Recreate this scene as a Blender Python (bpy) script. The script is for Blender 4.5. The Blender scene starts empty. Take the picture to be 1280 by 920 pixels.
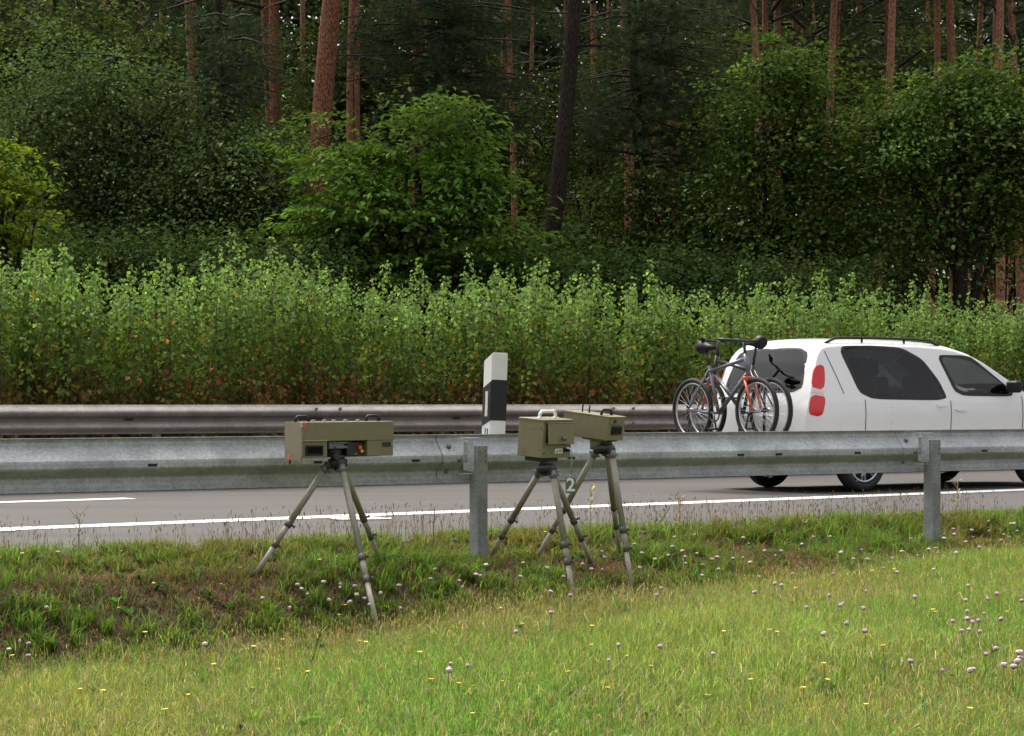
import bpy, bmesh, math, random
import numpy as np
from mathutils import Vector, Matrix, Euler
R = math.radians
rng = np.random.default_rng(7)
random.seed(7)
sc = bpy.context.scene
col = sc.collection

# ------------------------------------------------------------------ camera, light, exposure
F, HOR, HC = 2647.0, 503.0, 0.93          # focal length in photo pixels, horizon row, eye height over the road
cam_d = bpy.data.cameras.new('camera')
cam_d.sensor_width = 36.0
cam_d.lens = 36.0 * F / 1280.0
cam_d.shift_y = (HOR - 460.0) / 1280.0
cam_d.clip_end = 3000
cam_d.dof.use_dof = False
cam = bpy.data.objects.new('camera', cam_d); col.objects.link(cam)
cam.location = (0, 0, HC); cam.rotation_euler = (R(90), 0, 0)
sc.camera = cam

SUN_EL, SUN_AZ = R(62), R(-35)            # azimuth from +Y towards +X
w = bpy.data.worlds.new('World'); sc.world = w; w.use_nodes = True
nt = w.node_tree; bg = nt.nodes['Background']
sky = nt.nodes.new('ShaderNodeTexSky'); sky.sky_type = 'NISHITA'; sky.sun_disc = False
sky.sun_elevation = SUN_EL; sky.sun_rotation = SUN_AZ
sky.air_density = 1.0; sky.dust_density = 6.0; sky.ozone_density = 1.0
hs = nt.nodes.new('ShaderNodeHueSaturation'); hs.inputs['Saturation'].default_value = 0.12
nt.links.new(sky.outputs[0], hs.inputs['Color']); nt.links.new(hs.outputs[0], bg.inputs['Color'])
bg.inputs['Strength'].default_value = 0.13
sun_d = bpy.data.lights.new('sun', 'SUN'); sun_d.energy = 1.5; sun_d.angle = R(25); sun_d.color = (1, .92, .80)
sun = bpy.data.objects.new('sun', sun_d); col.objects.link(sun)
sd = Vector((math.sin(SUN_AZ) * math.cos(SUN_EL), math.cos(SUN_AZ) * math.cos(SUN_EL), math.sin(SUN_EL)))
sun.rotation_euler = sd.to_track_quat('Z', 'Y').to_euler(); sun.location = sd * 60
vs = sc.view_settings
vs.view_transform = 'Standard'; vs.look = 'None'; vs.gamma = 1.0; vs.use_curve_mapping = False
vs.exposure = 1.15
sc.cycles.use_denoising = True
sc.cycles.max_bounces = 8; sc.cycles.diffuse_bounces = 4; sc.cycles.transparent_max_bounces = 8

# ------------------------------------------------------------------ helpers
YAW = R(33.0)
UX, UY = math.cos(YAW), math.sin(YAW)
def W(s, n, z=0.0): return Vector((UX * s - UY * n, UY * s + UX * n, z))     # road frame -> world
def sn(X, Y): return UX * X + UY * Y, -UY * X + UX * Y
def at(px, py, Y): return Vector(((px - 640) / F * Y, Y, HC - (py - HOR) / F * Y))
def at_z(px, py, z=0.0): return at(px, py, F * (HC - z) / (py - HOR))
def lin(r, g, b):
    f = lambda c: ((c / 255 + .055) / 1.055) ** 2.4 if c > 10 else c / 255 / 12.92
    return (f(r), f(g), f(b))

def tag(o, label=None, cat=None, group=None, kind=None):
    if label: o['label'] = label
    if cat: o['category'] = cat
    if group: o['group'] = group
    if kind: o['kind'] = kind
    return o
def empty(name, loc=(0, 0, 0), rot=(0, 0, 0)):
    o = bpy.data.objects.new(name, None); col.objects.link(o)
    o.location = loc; o.rotation_euler = rot; o.empty_display_size = .1
    return o
def thing(name, label, cat, loc=(0, 0, 0), rot=(0, 0, 0), group=None):
    return tag(empty(name, loc, rot), label, cat, group)
def link(name, me, parent=None):
    o = bpy.data.objects.new(name, me); col.objects.link(o)
    if parent: o.parent = parent
    return o
def copy_tree(o, parent=None):
    c = o.copy(); col.objects.link(c)
    if parent: c.parent = parent
    for ch in list(o.children): copy_tree(ch, c)
    return c

class MB:
    """collects shapes into one mesh"""
    def __init__(s): s.bm = bmesh.new()
    def box(s, c, size, rot=None, bev=0.0, mi=0, seg=2):
        g = bmesh.ops.create_cube(s.bm, size=1.0)
        vsx = g['verts']
        M = Matrix.Translation(Vector(c)) @ ((rot if isinstance(rot, Matrix) else Euler(rot).to_matrix()).to_4x4() if rot is not None else Matrix()) @ Matrix.Diagonal((*size, 1))
        bmesh.ops.transform(s.bm, matrix=M, verts=vsx)
        fs = list({f for v in vsx for f in v.link_faces})
        for f in fs: f.material_index = mi
        if bev > 0:
            es = list({e for v in vsx for e in v.link_edges})
            r = bmesh.ops.bevel(s.bm, geom=es, offset=bev, segments=seg, affect='EDGES', profile=.5)
            for f in r['faces']: f.material_index = mi; f.smooth = True
        return s
    def tube(s, pts, r, seg=8, mi=0, cap=True, closed=False):
        pts = [Vector(p) for p in pts]; n = len(pts)
        rs = r if hasattr(r, '__len__') else [r] * n
        rings = []; prev = None
        for i in range(n):
            if closed: t = pts[(i + 1) % n] - pts[i - 1]
            else: t = pts[min(i + 1, n - 1)] - pts[max(i - 1, 0)]
            t.normalize()
            if prev is None:
                a = Vector((0, 0, 1)) if abs(t.z) < .9 else Vector((1, 0, 0))
                x = t.cross(a).normalized()
            else:
                x = (prev - t * prev.dot(t)).normalized()
            prev = x; y = t.cross(x)
            rings.append([s.bm.verts.new(pts[i] + (x * math.cos(2 * math.pi * k / seg) + y * math.sin(2 * math.pi * k / seg)) * rs[i]) for k in range(seg)])
        for i in range(n if closed else n - 1):
            a, b = rings[i], rings[(i + 1) % n]
            for k in range(seg):
                f = s.bm.faces.new((a[k], a[(k + 1) % seg], b[(k + 1) % seg], b[k])); f.smooth = True; f.material_index = mi
        if cap and not closed:
            for rg in (list(reversed(rings[0])), rings[-1]):
                f = s.bm.faces.new(rg); f.material_index = mi
        return s
    def prism(s, poly, d0, d1, fn=lambda a, b, d: (a, d, b), mi=0):
        A = [s.bm.verts.new(fn(a, b, d0)) for a, b in poly]; B = [s.bm.verts.new(fn(a, b, d1)) for a, b in poly]
        n = len(poly); fs = [s.bm.faces.new(list(reversed(A))), s.bm.faces.new(B)]
        for i in range(n): fs.append(s.bm.faces.new((A[i], A[(i + 1) % n], B[(i + 1) % n], B[i])))
        for f in fs: f.material_index = mi
        return s
    def grid(s, P, mi=0, smooth=True):
        v = [[s.bm.verts.new(p) for p in row] for row in P]
        for i in range(len(v) - 1):
            for j in range(len(v[0]) - 1):
                f = s.bm.faces.new((v[i][j], v[i][j + 1], v[i + 1][j + 1], v[i + 1][j])); f.smooth = smooth; f.material_index = mi
        return s
    def ring(s, c, axis, R0, r, nu=32, nv=8, mi=0, flat=1.0):
        ax = Vector(axis).normalized(); a = Vector((0, 0, 1)) if abs(ax.z) < .9 else Vector((1, 0, 0))
        x = ax.cross(a).normalized(); y = ax.cross(x); c = Vector(c)
        rg = []
        for i in range(nu):
            t = 2 * math.pi * i / nu; d = x * math.cos(t) + y * math.sin(t)
            rg.append([s.bm.verts.new(c + d * (R0 + r * math.cos(2 * math.pi * k / nv)) + ax * r * flat * math.sin(2 * math.pi * k / nv)) for k in range(nv)])
        for i in range(nu):
            for k in range(nv):
                f = s.bm.faces.new((rg[i][k], rg[(i + 1) % nu][k], rg[(i + 1) % nu][(k + 1) % nv], rg[i][(k + 1) % nv])); f.smooth = True; f.material_index = mi
        return s
    def mesh(s, name, mats):
        bmesh.ops.recalc_face_normals(s.bm, faces=s.bm.faces)
        me = bpy.data.meshes.new(name); s.bm.to_mesh(me); s.bm.free()
        for m in (mats if isinstance(mats, (list, tuple)) else [mats]): me.materials.append(m)
        return me
    def build(s, name, mats, parent=None): return link(name, s.mesh(name, mats), parent)

def np_mesh(name, V, faces, mats, tint=None, smooth=False, mi=None):
    """numpy arrays -> mesh; faces = list of (M,k) index arrays"""
    me = bpy.data.meshes.new(name)
    V = np.asarray(V, np.float32); me.vertices.add(len(V)); me.vertices.foreach_set('co', V.ravel())
    loops = np.concatenate([f.ravel() for f in faces]).astype(np.int32)
    tot = np.concatenate([np.full(len(f), f.shape[1], np.int32) for f in faces])
    st = np.concatenate([[0], np.cumsum(tot)[:-1]]).astype(np.int32)
    me.loops.add(len(loops)); me.loops.foreach_set('vertex_index', loops)
    me.polygons.add(len(tot)); me.polygons.foreach_set('loop_start', st); me.polygons.foreach_set('loop_total', tot)
    if smooth: me.polygons.foreach_set('use_smooth', np.ones(len(tot), bool))
    for m in (mats if isinstance(mats, (list, tuple)) else [mats]): me.materials.append(m)
    if mi is not None: me.polygons.foreach_set('material_index', np.asarray(mi, np.int32))
    me.update(calc_edges=True)
    if tint is not None:
        a = me.attributes.new('tint', 'FLOAT_COLOR', 'POINT')
        c = np.ones((len(V), 4), np.float32); c[:, :3] = tint
        a.data.foreach_set('color', c.ravel())
    return me

# ------------------------------------------------------------------ materials
def new_mat(name):
    m = bpy.data.materials.new(name); m.use_nodes = True
    return m, m.node_tree, m.node_tree.nodes['Principled BSDF']
def plain(name, c, rough=.5, metal=0.0, spec=.5, var=.12, scale=30.0, bump=0.0, coat=0.0):
    m, t, p = new_mat(name)
    p.inputs['Roughness'].default_value = rough; p.inputs['Metallic'].default_value = metal
    p.inputs['Specular IOR Level'].default_value = spec; p.inputs['Coat Weight'].default_value = coat
    tc = t.nodes.new('ShaderNodeTexCoord'); n = t.nodes.new('ShaderNodeTexNoise')
    n.inputs['Scale'].default_value = scale; n.inputs['Detail'].default_value = 5
    t.links.new(tc.outputs['Object'], n.inputs['Vector'])
    r = t.nodes.new('ShaderNodeValToRGB')
    r.color_ramp.elements[0].position = .3; r.color_ramp.elements[1].position = .7
    r.color_ramp.elements[0].color = (*[x * (1 - var) for x in c], 1); r.color_ramp.elements[1].color = (*[min(1, x * (1 + var)) for x in c], 1)
    t.links.new(n.outputs['Fac'], r.inputs['Fac']); t.links.new(r.outputs['Color'], p.inputs['Base Color'])
    if bump:
        b = t.nodes.new('ShaderNodeBump'); b.inputs['Strength'].default_value = bump; b.inputs['Distance'].default_value = .01
        t.links.new(n.outputs['Fac'], b.inputs['Height']); t.links.new(b.outputs['Normal'], p.inputs['Normal'])
    return m
def leafy(name, trans=.3, rough=.55, spec=.25):
    m, t, p = new_mat(name)
    a = t.nodes.new('ShaderNodeAttribute'); a.attribute_name = 'tint'
    t.links.new(a.outputs['Color'], p.inputs['Base Color'])
    p.inputs['Roughness'].default_value = rough; p.inputs['Specular IOR Level'].default_value = spec
    tr = t.nodes.new('ShaderNodeBsdfTranslucent'); mx = t.nodes.new('ShaderNodeMixShader')
    h = t.nodes.new('ShaderNodeMix'); h.data_type = 'RGBA'; h.blend_type = 'MULTIPLY'; h.inputs[0].default_value = 1
    h.inputs[7].default_value = (1.3, 1.25, .6, 1)
    t.links.new(a.outputs['Color'], h.inputs[6]); t.links.new(h.outputs[2], tr.inputs['Color'])
    mx.inputs[0].default_value = trans
    t.links.new(p.outputs[0], mx.inputs[1]); t.links.new(tr.outputs[0], mx.inputs[2])
    t.links.new(mx.outputs[0], t.nodes['Material Output'].inputs['Surface'])
    return m
def galvanised(name, c, dark, rough=.55, metal=.35, streak=None, zdirt=None):
    m, t, p = new_mat(name)
    N, L = t.nodes, t.links
    tc = N.new('ShaderNodeTexCoord')
    vo = N.new('ShaderNodeTexVoronoi'); vo.inputs['Scale'].default_value = 70
    L.new(tc.outputs['Object'], vo.inputs['Vector'])
    ns = N.new('ShaderNodeTexNoise'); ns.inputs['Scale'].default_value = 160; ns.inputs['Detail'].default_value = 3
    L.new(tc.outputs['Object'], ns.inputs['Vector'])
    big = N.new('ShaderNodeTexNoise'); big.inputs['Scale'].default_value = 5; big.inputs['Detail'].default_value = 6
    L.new(tc.outputs['Object'], big.inputs['Vector'])
    hsv = N.new('ShaderNodeSeparateColor'); L.new(vo.outputs['Color'], hsv.inputs[0])
    r1 = N.new('ShaderNodeMix'); r1.data_type = 'RGBA'
    r1.inputs[6].default_value = (*[x * .82 for x in c], 1); r1.inputs[7].default_value = (*[x * 1.14 for x in c], 1)
    L.new(hsv.outputs[0], r1.inputs[0])
    ramp = N.new('ShaderNodeValToRGB'); ramp.color_ramp.elements[0].position = .60; ramp.color_ramp.elements[1].position = .70
    L.new(ns.outputs['Fac'], ramp.inputs['Fac'])
    sc_ = N.new('ShaderNodeMath'); sc_.operation = 'MULTIPLY'; L.new(ramp.outputs['Color'], sc_.inputs[0]); L.new(big.outputs['Fac'], sc_.inputs[1])
    r2 = N.new('ShaderNodeMix'); r2.data_type = 'RGBA'; L.new(sc_.outputs[0], r2.inputs[0]); L.new(r1.outputs[2], r2.inputs[6]); r2.inputs[7].default_value = (*dark, 1)
    rb = N.new('ShaderNodeValToRGB'); rb.color_ramp.elements[0].position = .35; rb.color_ramp.elements[1].position = .65
    rb.color_ramp.elements[0].color = (.78, .78, .78, 1); rb.color_ramp.elements[1].color = (1.05, 1.05, 1.05, 1)
    L.new(big.outputs['Fac'], rb.inputs['Fac'])
    r3 = N.new('ShaderNodeMix'); r3.data_type = 'RGBA'; r3.blend_type = 'MULTIPLY'; r3.inputs[0].default_value = 1
    L.new(r2.outputs[2], r3.inputs[6]); L.new(rb.outputs['Color'], r3.inputs[7])
    out = r3.outputs[2]
    if zdirt:      # road film that settles in the groove of the beam
        sp = N.new('ShaderNodeSeparateXYZ'); L.new(tc.outputs['Object'], sp.inputs[0])
        mr = N.new('ShaderNodeValToRGB'); els = mr.color_ramp.elements
        els[0].position = .0; els[0].color = (0, 0, 0, 1); els[1].position = 1; els[1].color = (0, 0, 0, 1)
        for pos, v in zdirt[2:]:
            e = els.new(pos); e.color = (v, v, v, 1)
        ma = N.new('ShaderNodeMapRange'); ma.inputs[1].default_value = zdirt[0]; ma.inputs[2].default_value = zdirt[1]
        L.new(sp.outputs[2], ma.inputs[0]); L.new(ma.outputs[0], mr.inputs['Fac'])
        st = N.new('ShaderNodeTexNoise'); st.inputs['Scale'].default_value = 3; st.inputs['Detail'].default_value = 6
        L.new(tc.outputs['Object'], st.inputs['Vector'])
        ad = N.new('ShaderNodeMath'); ad.operation = 'MULTIPLY_ADD'; ad.inputs[1].default_value = .5; ad.inputs[2].default_value = .55; L.new(st.outputs['Fac'], ad.inputs[0])
        mm = N.new('ShaderNodeMath'); mm.operation = 'MULTIPLY'; L.new(mr.outputs['Color'], mm.inputs[0]); L.new(ad.outputs[0], mm.inputs[1])
        r4 = N.new('ShaderNodeMix'); r4.data_type = 'RGBA'; L.new(mm.outputs[0], r4.inputs[0]); L.new(out, r4.inputs[6]); r4.inputs[7].default_value = (.07, .055, .045, 1)
        out = r4.outputs[2]
    L.new(out, p.inputs['Base Color'])
    p.inputs['Roughness'].default_value = rough; p.inputs['Metallic'].default_value = metal
    return m
def barky(name, a, b, scale=(9, 9, 2.2), bump=.6):
    m, t, p = new_mat(name); N, L = t.nodes, t.links
    tc = N.new('ShaderNodeTexCoord'); mp = N.new('ShaderNodeMapping'); mp.inputs['Scale'].default_value = scale
    L.new(tc.outputs['Object'], mp.inputs['Vector'])
    v = N.new('ShaderNodeTexVoronoi'); v.feature = 'DISTANCE_TO_EDGE'; v.inputs['Scale'].default_value = 1.6
    n = N.new('ShaderNodeTexNoise'); n.inputs['Scale'].default_value = 2.5; n.inputs['Detail'].default_value = 8; n.inputs['Roughness'].default_value = .7
    L.new(mp.outputs[0], v.inputs['Vector']); L.new(mp.outputs[0], n.inputs['Vector'])
    mu = N.new('ShaderNodeMath'); mu.operation = 'MULTIPLY_ADD'; mu.inputs[1].default_value = 1.2; L.new(v.outputs['Distance'], mu.inputs[0]); L.new(n.outputs['Fac'], mu.inputs[2])
    r = N.new('ShaderNodeValToRGB'); r.color_ramp.elements[0].position = .45; r.color_ramp.elements[1].position = .85
    r.color_ramp.elements[0].color = (*a, 1); r.color_ramp.elements[1].color = (*b, 1)
    L.new(mu.outputs[0], r.inputs['Fac']); L.new(r.outputs['Color'], p.inputs['Base Color'])
    bu = N.new('ShaderNodeBump'); bu.inputs['Strength'].default_value = bump; bu.inputs['Distance'].default_value = .03
    L.new(mu.outputs[0], bu.inputs['Height']); L.new(bu.outputs['Normal'], p.inputs['Normal'])
    p.inputs['Roughness'].default_value = .9; p.inputs['Specular IOR Level'].default_value = .15
    return m
def blend_ground(name, stops, scale, detail=8, bump=.5, dist=.03, rough=.95):
    m, t, p = new_mat(name); N, L = t.nodes, t.links
    tc = N.new('ShaderNodeTexCoord'); n = N.new('ShaderNodeTexNoise'); n.inputs['Scale'].default_value = scale; n.inputs['Detail'].default_value = detail; n.inputs['Roughness'].default_value = .65
    L.new(tc.outputs['Object'], n.inputs['Vector'])
    r = N.new('ShaderNodeValToRGB'); els = r.color_ramp.elements
    els[0].position = stops[0][0]; els[0].color = (*stops[0][1], 1); els[1].position = stops[-1][0]; els[1].color = (*stops[-1][1], 1)
    for ps, c in stops[1:-1]: e = els.new(ps); e.color = (*c, 1)
    L.new(n.outputs['Fac'], r.inputs['Fac']); L.new(r.outputs['Color'], p.inputs['Base Color'])
    n2 = N.new('ShaderNodeTexNoise'); n2.inputs['Scale'].default_value = scale * 12; n2.inputs['Detail'].default_value = 6; L.new(tc.outputs['Object'], n2.inputs['Vector'])
    b = N.new('ShaderNodeBump'); b.inputs['Strength'].default_value = bump; b.inputs['Distance'].default_value = dist
    L.new(n2.outputs['Fac'], b.inputs['Height']); L.new(b.outputs['Normal'], p.inputs['Normal'])
    p.inputs['Roughness'].default_value = rough; p.inputs['Specular IOR Level'].default_value = .2
    return m
def asphalt_mat():
    m, t, p = new_mat('asphalt'); N, L = t.nodes, t.links
    tc = N.new('ShaderNodeTexCoord')
    mp = N.new('ShaderNodeMapping'); mp.inputs['Scale'].default_value = (.12, 1.6, 1); L.new(tc.outputs['Object'], mp.inputs['Vector'])
    a = N.new('ShaderNodeTexNoise'); a.inputs['Scale'].default_value = 1; a.inputs['Detail'].default_value = 5; L.new(mp.outputs[0], a.inputs['Vector'])
    f = N.new('ShaderNodeTexNoise'); f.inputs['Scale'].default_value = 34; f.inputs['Detail'].default_value = 8; f.inputs['Roughness'].default_value = .75; L.new(tc.outputs['Object'], f.inputs['Vector'])
    r = N.new('ShaderNodeValToRGB'); r.color_ramp.elements[0].position = .3; r.color_ramp.elements[1].position = .7
    r.color_ramp.elements[0].color = (.070, .063, .061, 1); r.color_ramp.elements[1].color = (.094, .084, .080, 1)
    L.new(a.outputs['Fac'], r.inputs['Fac'])
    r2 = N.new('ShaderNodeValToRGB'); r2.color_ramp.elements[0].position = .3; r2.color_ramp.elements[1].position = .72
    r2.color_ramp.elements[0].color = (.62, .62, .62, 1); r2.color_ramp.elements[1].color = (1.35, 1.33, 1.3, 1)
    L.new(f.outputs['Fac'], r2.inputs['Fac'])
    mx = N.new('ShaderNodeMix'); mx.data_type = 'RGBA'; mx.blend_type = 'MULTIPLY'; mx.inputs[0].default_value = 1
    L.new(r.outputs['Color'], mx.inputs[6]); L.new(r2.outputs['Color'], mx.inputs[7]); L.new(mx.outputs[2], p.inputs['Base Color'])
    b = N.new('ShaderNodeBump'); b.inputs['Strength'].default_value = .4; b.inputs['Distance'].default_value = .005
    L.new(f.outputs['Fac'], b.inputs['Height']); L.new(b.outputs['Normal'], p.inputs['Normal'])
    p.inputs['Roughness'].default_value = .85; p.inputs['Specular IOR Level'].default_value = .3
    return m
def glass_mat(name, c, rough=.04, spec=.6):
    m, t, p = new_mat(name)
    p.inputs['Base Color'].default_value = (*c, 1); p.inputs['Roughness'].default_value = rough; p.inputs['Specular IOR Level'].default_value = spec
    return m
M = {}
M['asphalt'] = asphalt_mat()
M['paint'] = plain('road_paint', (.66, .66, .64), .6, var=.2, scale=9)
M['soil'] = blend_ground('verge_soil', [(.3, (.045, .034, .024)), (.5, (.085, .062, .042)), (.7, (.060, .072, .026))], 2.2)
M['galv'] = galvanised('galvanised_steel', (.41, .43, .44), (.16, .165, .17), .55, .3)
M['galv_post'] = galvanised('weathered_post_steel', (.27, .28, .28), (.10, .10, .10), .6, .35)
M['galv_light'] = galvanised('bright_bracket_steel', (.55, .56, .58), (.25, .25, .25), .45, .4)
M['bolt'] = plain('bolt_steel', (.18, .18, .18), .5, .6)
M['far_rail'] = galvanised('dirty_rail_steel', (.36, .32, .30), (.2, .18, .16), .75, .05, zdirt=(-.31, 0, (.08, .1), (.25, 0), (.38, .3), (.46, .85), (.58, .9), (.64, .2), (.8, 0)))
M['slot'] = plain('slot_dark', (.02, .022, .016), .9)
M['olive'] = plain('olive_paint', (.195, .172, .092), .5, var=.07, scale=18, bump=.03)
M['olive_plate'] = plain('olive_grey_paint', (.215, .190, .125), .55, var=.08, scale=18, bump=.03)
M['olive_edge'] = plain('worn_light_olive', (.33, .30, .2), .5)
M['black'] = plain('black_plastic', (.012, .012, .013), .5, spec=.3, var=.2)
M['black_matte'] = plain('black_rubber', (.02, .02, .021), .7, var=.2)
M['dark_metal'] = plain('dark_grey_metal', (.045, .045, .045), .45, .5)
M['clamp'] = plain('clamp_grey_metal', (.10, .095, .085), .5, .3)
M['mount_grey'] = plain('mount_grey_metal', (.16, .17, .165), .45, .4)
M['orange'] = plain('orange_sticker', (.75, .10, .03), .5)
M['yellow_cap'] = plain('yellow_cap', (.6, .5, .05), .5)
M['white_plastic'] = plain('white_plastic', (.74, .74, .71), .45, var=.04, scale=8)
M['black_band'] = plain('black_plastic_band', (.010, .010, .011), .6, var=.2, scale=8)
M['reflector'] = plain('reflector', (.62, .60, .55), .25)
M['tripod'] = plain('tripod_tube', (.27, .25, .205), .5, .1, var=.1, scale=40)
M['tripod_in'] = plain('tripod_inner_tube', (.33, .305, .255), .5, .1, var=.1, scale=40)
M['cable'] = plain('grey_cable', (.22, .23, .23), .5)
M['tag_plate'] = plain('grey_green_plate', (.105, .115, .088), .6)
M['tag_white'] = plain('white_marking', (.74, .75, .68), .6)
M['pane_dark'] = glass_mat('sensor_pane', (.004, .004, .005), .12, .15)
M['car_white'] = plain('white_car_paint', (.80, .80, .80), .25, var=.015, scale=2, coat=.6)
M['car_glass'] = glass_mat('tinted_car_glass', (.014, .016, .018), .03, .7)
M['car_glass_l'] = glass_mat('light_car_glass', (.035, .05, .045), .03, .7)
def see_glass(name, tint):
    m, t, p = new_mat(name); N, L = t.nodes, t.links
    tr = N.new('ShaderNodeBsdfTransparent'); tr.inputs['Color'].default_value = (*tint, 1)
    gl = N.new('ShaderNodeBsdfGlossy'); gl.inputs['Roughness'].default_value = .03
    fr = N.new('ShaderNodeFresnel'); fr.inputs['IOR'].default_value = 1.5
    mx = N.new('ShaderNodeMixShader'); L.new(fr.outputs[0], mx.inputs[0]); L.new(tr.outputs[0], mx.inputs[1]); L.new(gl.outputs[0], mx.inputs[2])
    L.new(mx.outputs[0], N['Material Output'].inputs['Surface']); return m
M['car_glass'] = see_glass('privacy_car_glass', (.42, .46, .46)); M['car_glass_l'] = see_glass('clear_car_glass', (.72, .80, .76))
M['interior'] = plain('dark_interior', (.03, .03, .032), .8)
M['red_lens'] = plain('red_lamp_lens', (.62, .012, .02), .15, var=.1, coat=.5)
M['white_lens'] = plain('clear_lamp_lens', (.75, .62, .6), .15, var=.05, coat=.5)
M['alloy'] = plain('alloy_rim', (.55, .56, .57), .3, .8)
M['tyre'] = plain('tyre_rubber', (.018, .018, .018), .8)
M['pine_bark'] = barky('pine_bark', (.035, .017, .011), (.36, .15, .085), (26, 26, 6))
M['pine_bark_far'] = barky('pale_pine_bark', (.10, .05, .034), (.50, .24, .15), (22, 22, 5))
M['dark_bark'] = barky('dark_bark', (.010, .008, .006), (.050, .036, .028), (18, 18, 4))
M['twig'] = plain('twig_bark', (.026, .018, .013), .9)
M['shoot'] = plain('shoot_stem', (.085, .085, .032), .9)
M['leaf'] = leafy('forest_leaf', .32, .75, .06)
M['hedge_leaf'] = leafy('hedge_leaf', .36, .7, .1)
M['needle'] = leafy('pine_needle', .15, .8, .05)
M['grass'] = leafy('grass_blade', .42, .7, .12)
M['petal'] = plain('pink_petal', (.46, .27, .35), .7, var=.25, scale=200)
M['petal_pale'] = plain('pale_petal', (.50, .40, .39), .7, var=.25, scale=200)
M['calyx'] = plain('calyx_brown', (.16, .10, .09), .8)
M['stem'] = plain('flower_stem', (.12, .17, .05), .7)
M['yellow'] = plain('yellow_petal', (.80, .56, .03), .6)

# ------------------------------------------------------------------ ground
S_K = [-40, 0, 3.6, 5.74, 7.2, 10.84, 16, 40]
Z_K = [-.62, -.60, -.52, -.395, -.30, -.20, -.16, -.15]
def zg(X, Y):
    X = np.asarray(X, float); Y = np.asarray(Y, float)
    s = UX * X + UY * Y; n = -UY * X + UX * Y
    zl = np.interp(s, S_K, Z_K)
    zl = zl + .012 * np.sin(1.7 * X + .6 * Y) + .010 * np.sin(2.9 * Y - X)
    t = np.clip((n - 10.45) / (11.45 - 10.45), 0, 1); t = t * t * (3 - 2 * t)
    hollow = -.02 * np.exp(-((n - 10.55) / .25) ** 2)
    zb = np.interp(s, [6, 8, 11, 14], [-.10, -.11, -.165, -.17])
    z = zl + (np.maximum(zb, zl + .01) - zl) * t + hollow
    t2 = np.clip((n - 11.7) / .5, 0, 1)
    z = z + (-.02 - z) * t2
    bump = .02 * np.sin(5.1 * X + 1.3 * Y) * np.sin(4.3 * Y - .7 * X) * np.exp(-((n - 11.0) / .5) ** 2)
    return z + bump
def ground_at(px, py, lift=0.0):
    for Y in np.arange(7.0, 22.0, .01):
        p = at(px, py, Y)
        if p.z <= float(zg(p.x, p.y)) + lift: return p
    return at_z(px, py, 0)
def merge_axis(parts):
    return np.unique(np.concatenate([np.linspace(a, b, k) for a, b, k in parts]))
ss = merge_axis([(-300, -10, 20), (-10, 0, 12), (0, 22, 150), (22, 60, 20), (60, 900, 30)])
ns_ = merge_axis([(-60, 2, 10), (2, 8, 12), (8, 12.4, 60), (12.4, 21, 6), (21, 36, 8), (36, 1500, 20)])
SS, NN = np.meshgrid(ss, ns_)
XX = UX * SS - UY * NN; YY = UY * SS + UX * NN
ZZ = zg(XX, YY)
ZZ = np.where(NN > 12.3, -.03, ZZ); ZZ = np.where(NN > 34, .1, ZZ)
nr, nc = SS.shape
idx = np.arange(nr * nc).reshape(nr, nc)
quads = np.stack([idx[:-1, :-1], idx[:-1, 1:], idx[1:, 1:], idx[1:, :-1]], -1).reshape(-1, 4)
g = link('ground', np_mesh('ground', np.stack([XX, YY, ZZ], -1).reshape(-1, 3), [quads], M['soil'], smooth=True)); tag(g, kind='structure')

def strip(name, pts_a, pts_b, z, mat, kind='structure'):
    n = len(pts_a); V = []
    for a, b in zip(pts_a, pts_b): V += [(a[0], a[1], z), (b[0], b[1], z)]
    q = np.array([[2 * i, 2 * i + 2, 2 * i + 3, 2 * i + 1] for i in range(n - 1)])
    o = link(name, np_mesh(name, V, [q], mat)); tag(o, kind=kind); return o
def road_strip(name, n0, n1, z, mat, s0=-250, s1=600):
    S = np.linspace(s0, s1, 40); return strip(name, [W(s, n1) for s in S], [W(s, n0) for s in S], z, mat)
road_strip('road', 12.25, 20.75, 0.0, M['asphalt'])
road_strip('far_road', 25.0, 33.2, 0.0, M['asphalt'])
# painted lines
A = at_z(0, 662, 0); B = at_z(1280, 612.3, 0)
d = (B - A).normalized(); nrm = Vector((-d.y, d.x, 0)); HW = .165
edge = [A - d * 6 + W(-60, 0), A - d * 6, A, B, B + d * 5, B + d * 5 + W(200, 0)]
strip('edge_line', [p + nrm * HW for p in edge], [p - nrm * HW for p in edge], .004, M['paint'])
L0 = at_z(0, 628.2, 0); L1 = at_z(163, 623.2, 0); dl = (L1 - L0).normalized(); nl = Vector((-dl.y, dl.x, 0))
strip('lane_line', [L0 - dl * 2.3 + nl * .14, L1 + nl * .14], [L0 - dl * 2.3 - nl * .14, L1 - nl * .14], .004, M['paint'])
q1 = [at_z(400, 646.0, 0), at_z(462, 646.6, 0), at_z(490, 648.6, 0)]; q2 = [at_z(418, 650.4, 0), at_z(445, 650.6, 0), at_z(488, 649.8, 0)]
strip('lane_line_tail', q1, q2, .008, M['paint'])
q1 = [at_z(-40, 663.5, 0), at_z(24, 663.2, 0)]; q2 = [at_z(-40, 666, 0), at_z(16, 665, 0)]
strip('lane_line_start', q1, q2, .008, M['paint'])
# patch seam and median bed
road_strip('median_bed', 21.05, 24.8, .03, M['soil'])

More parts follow.
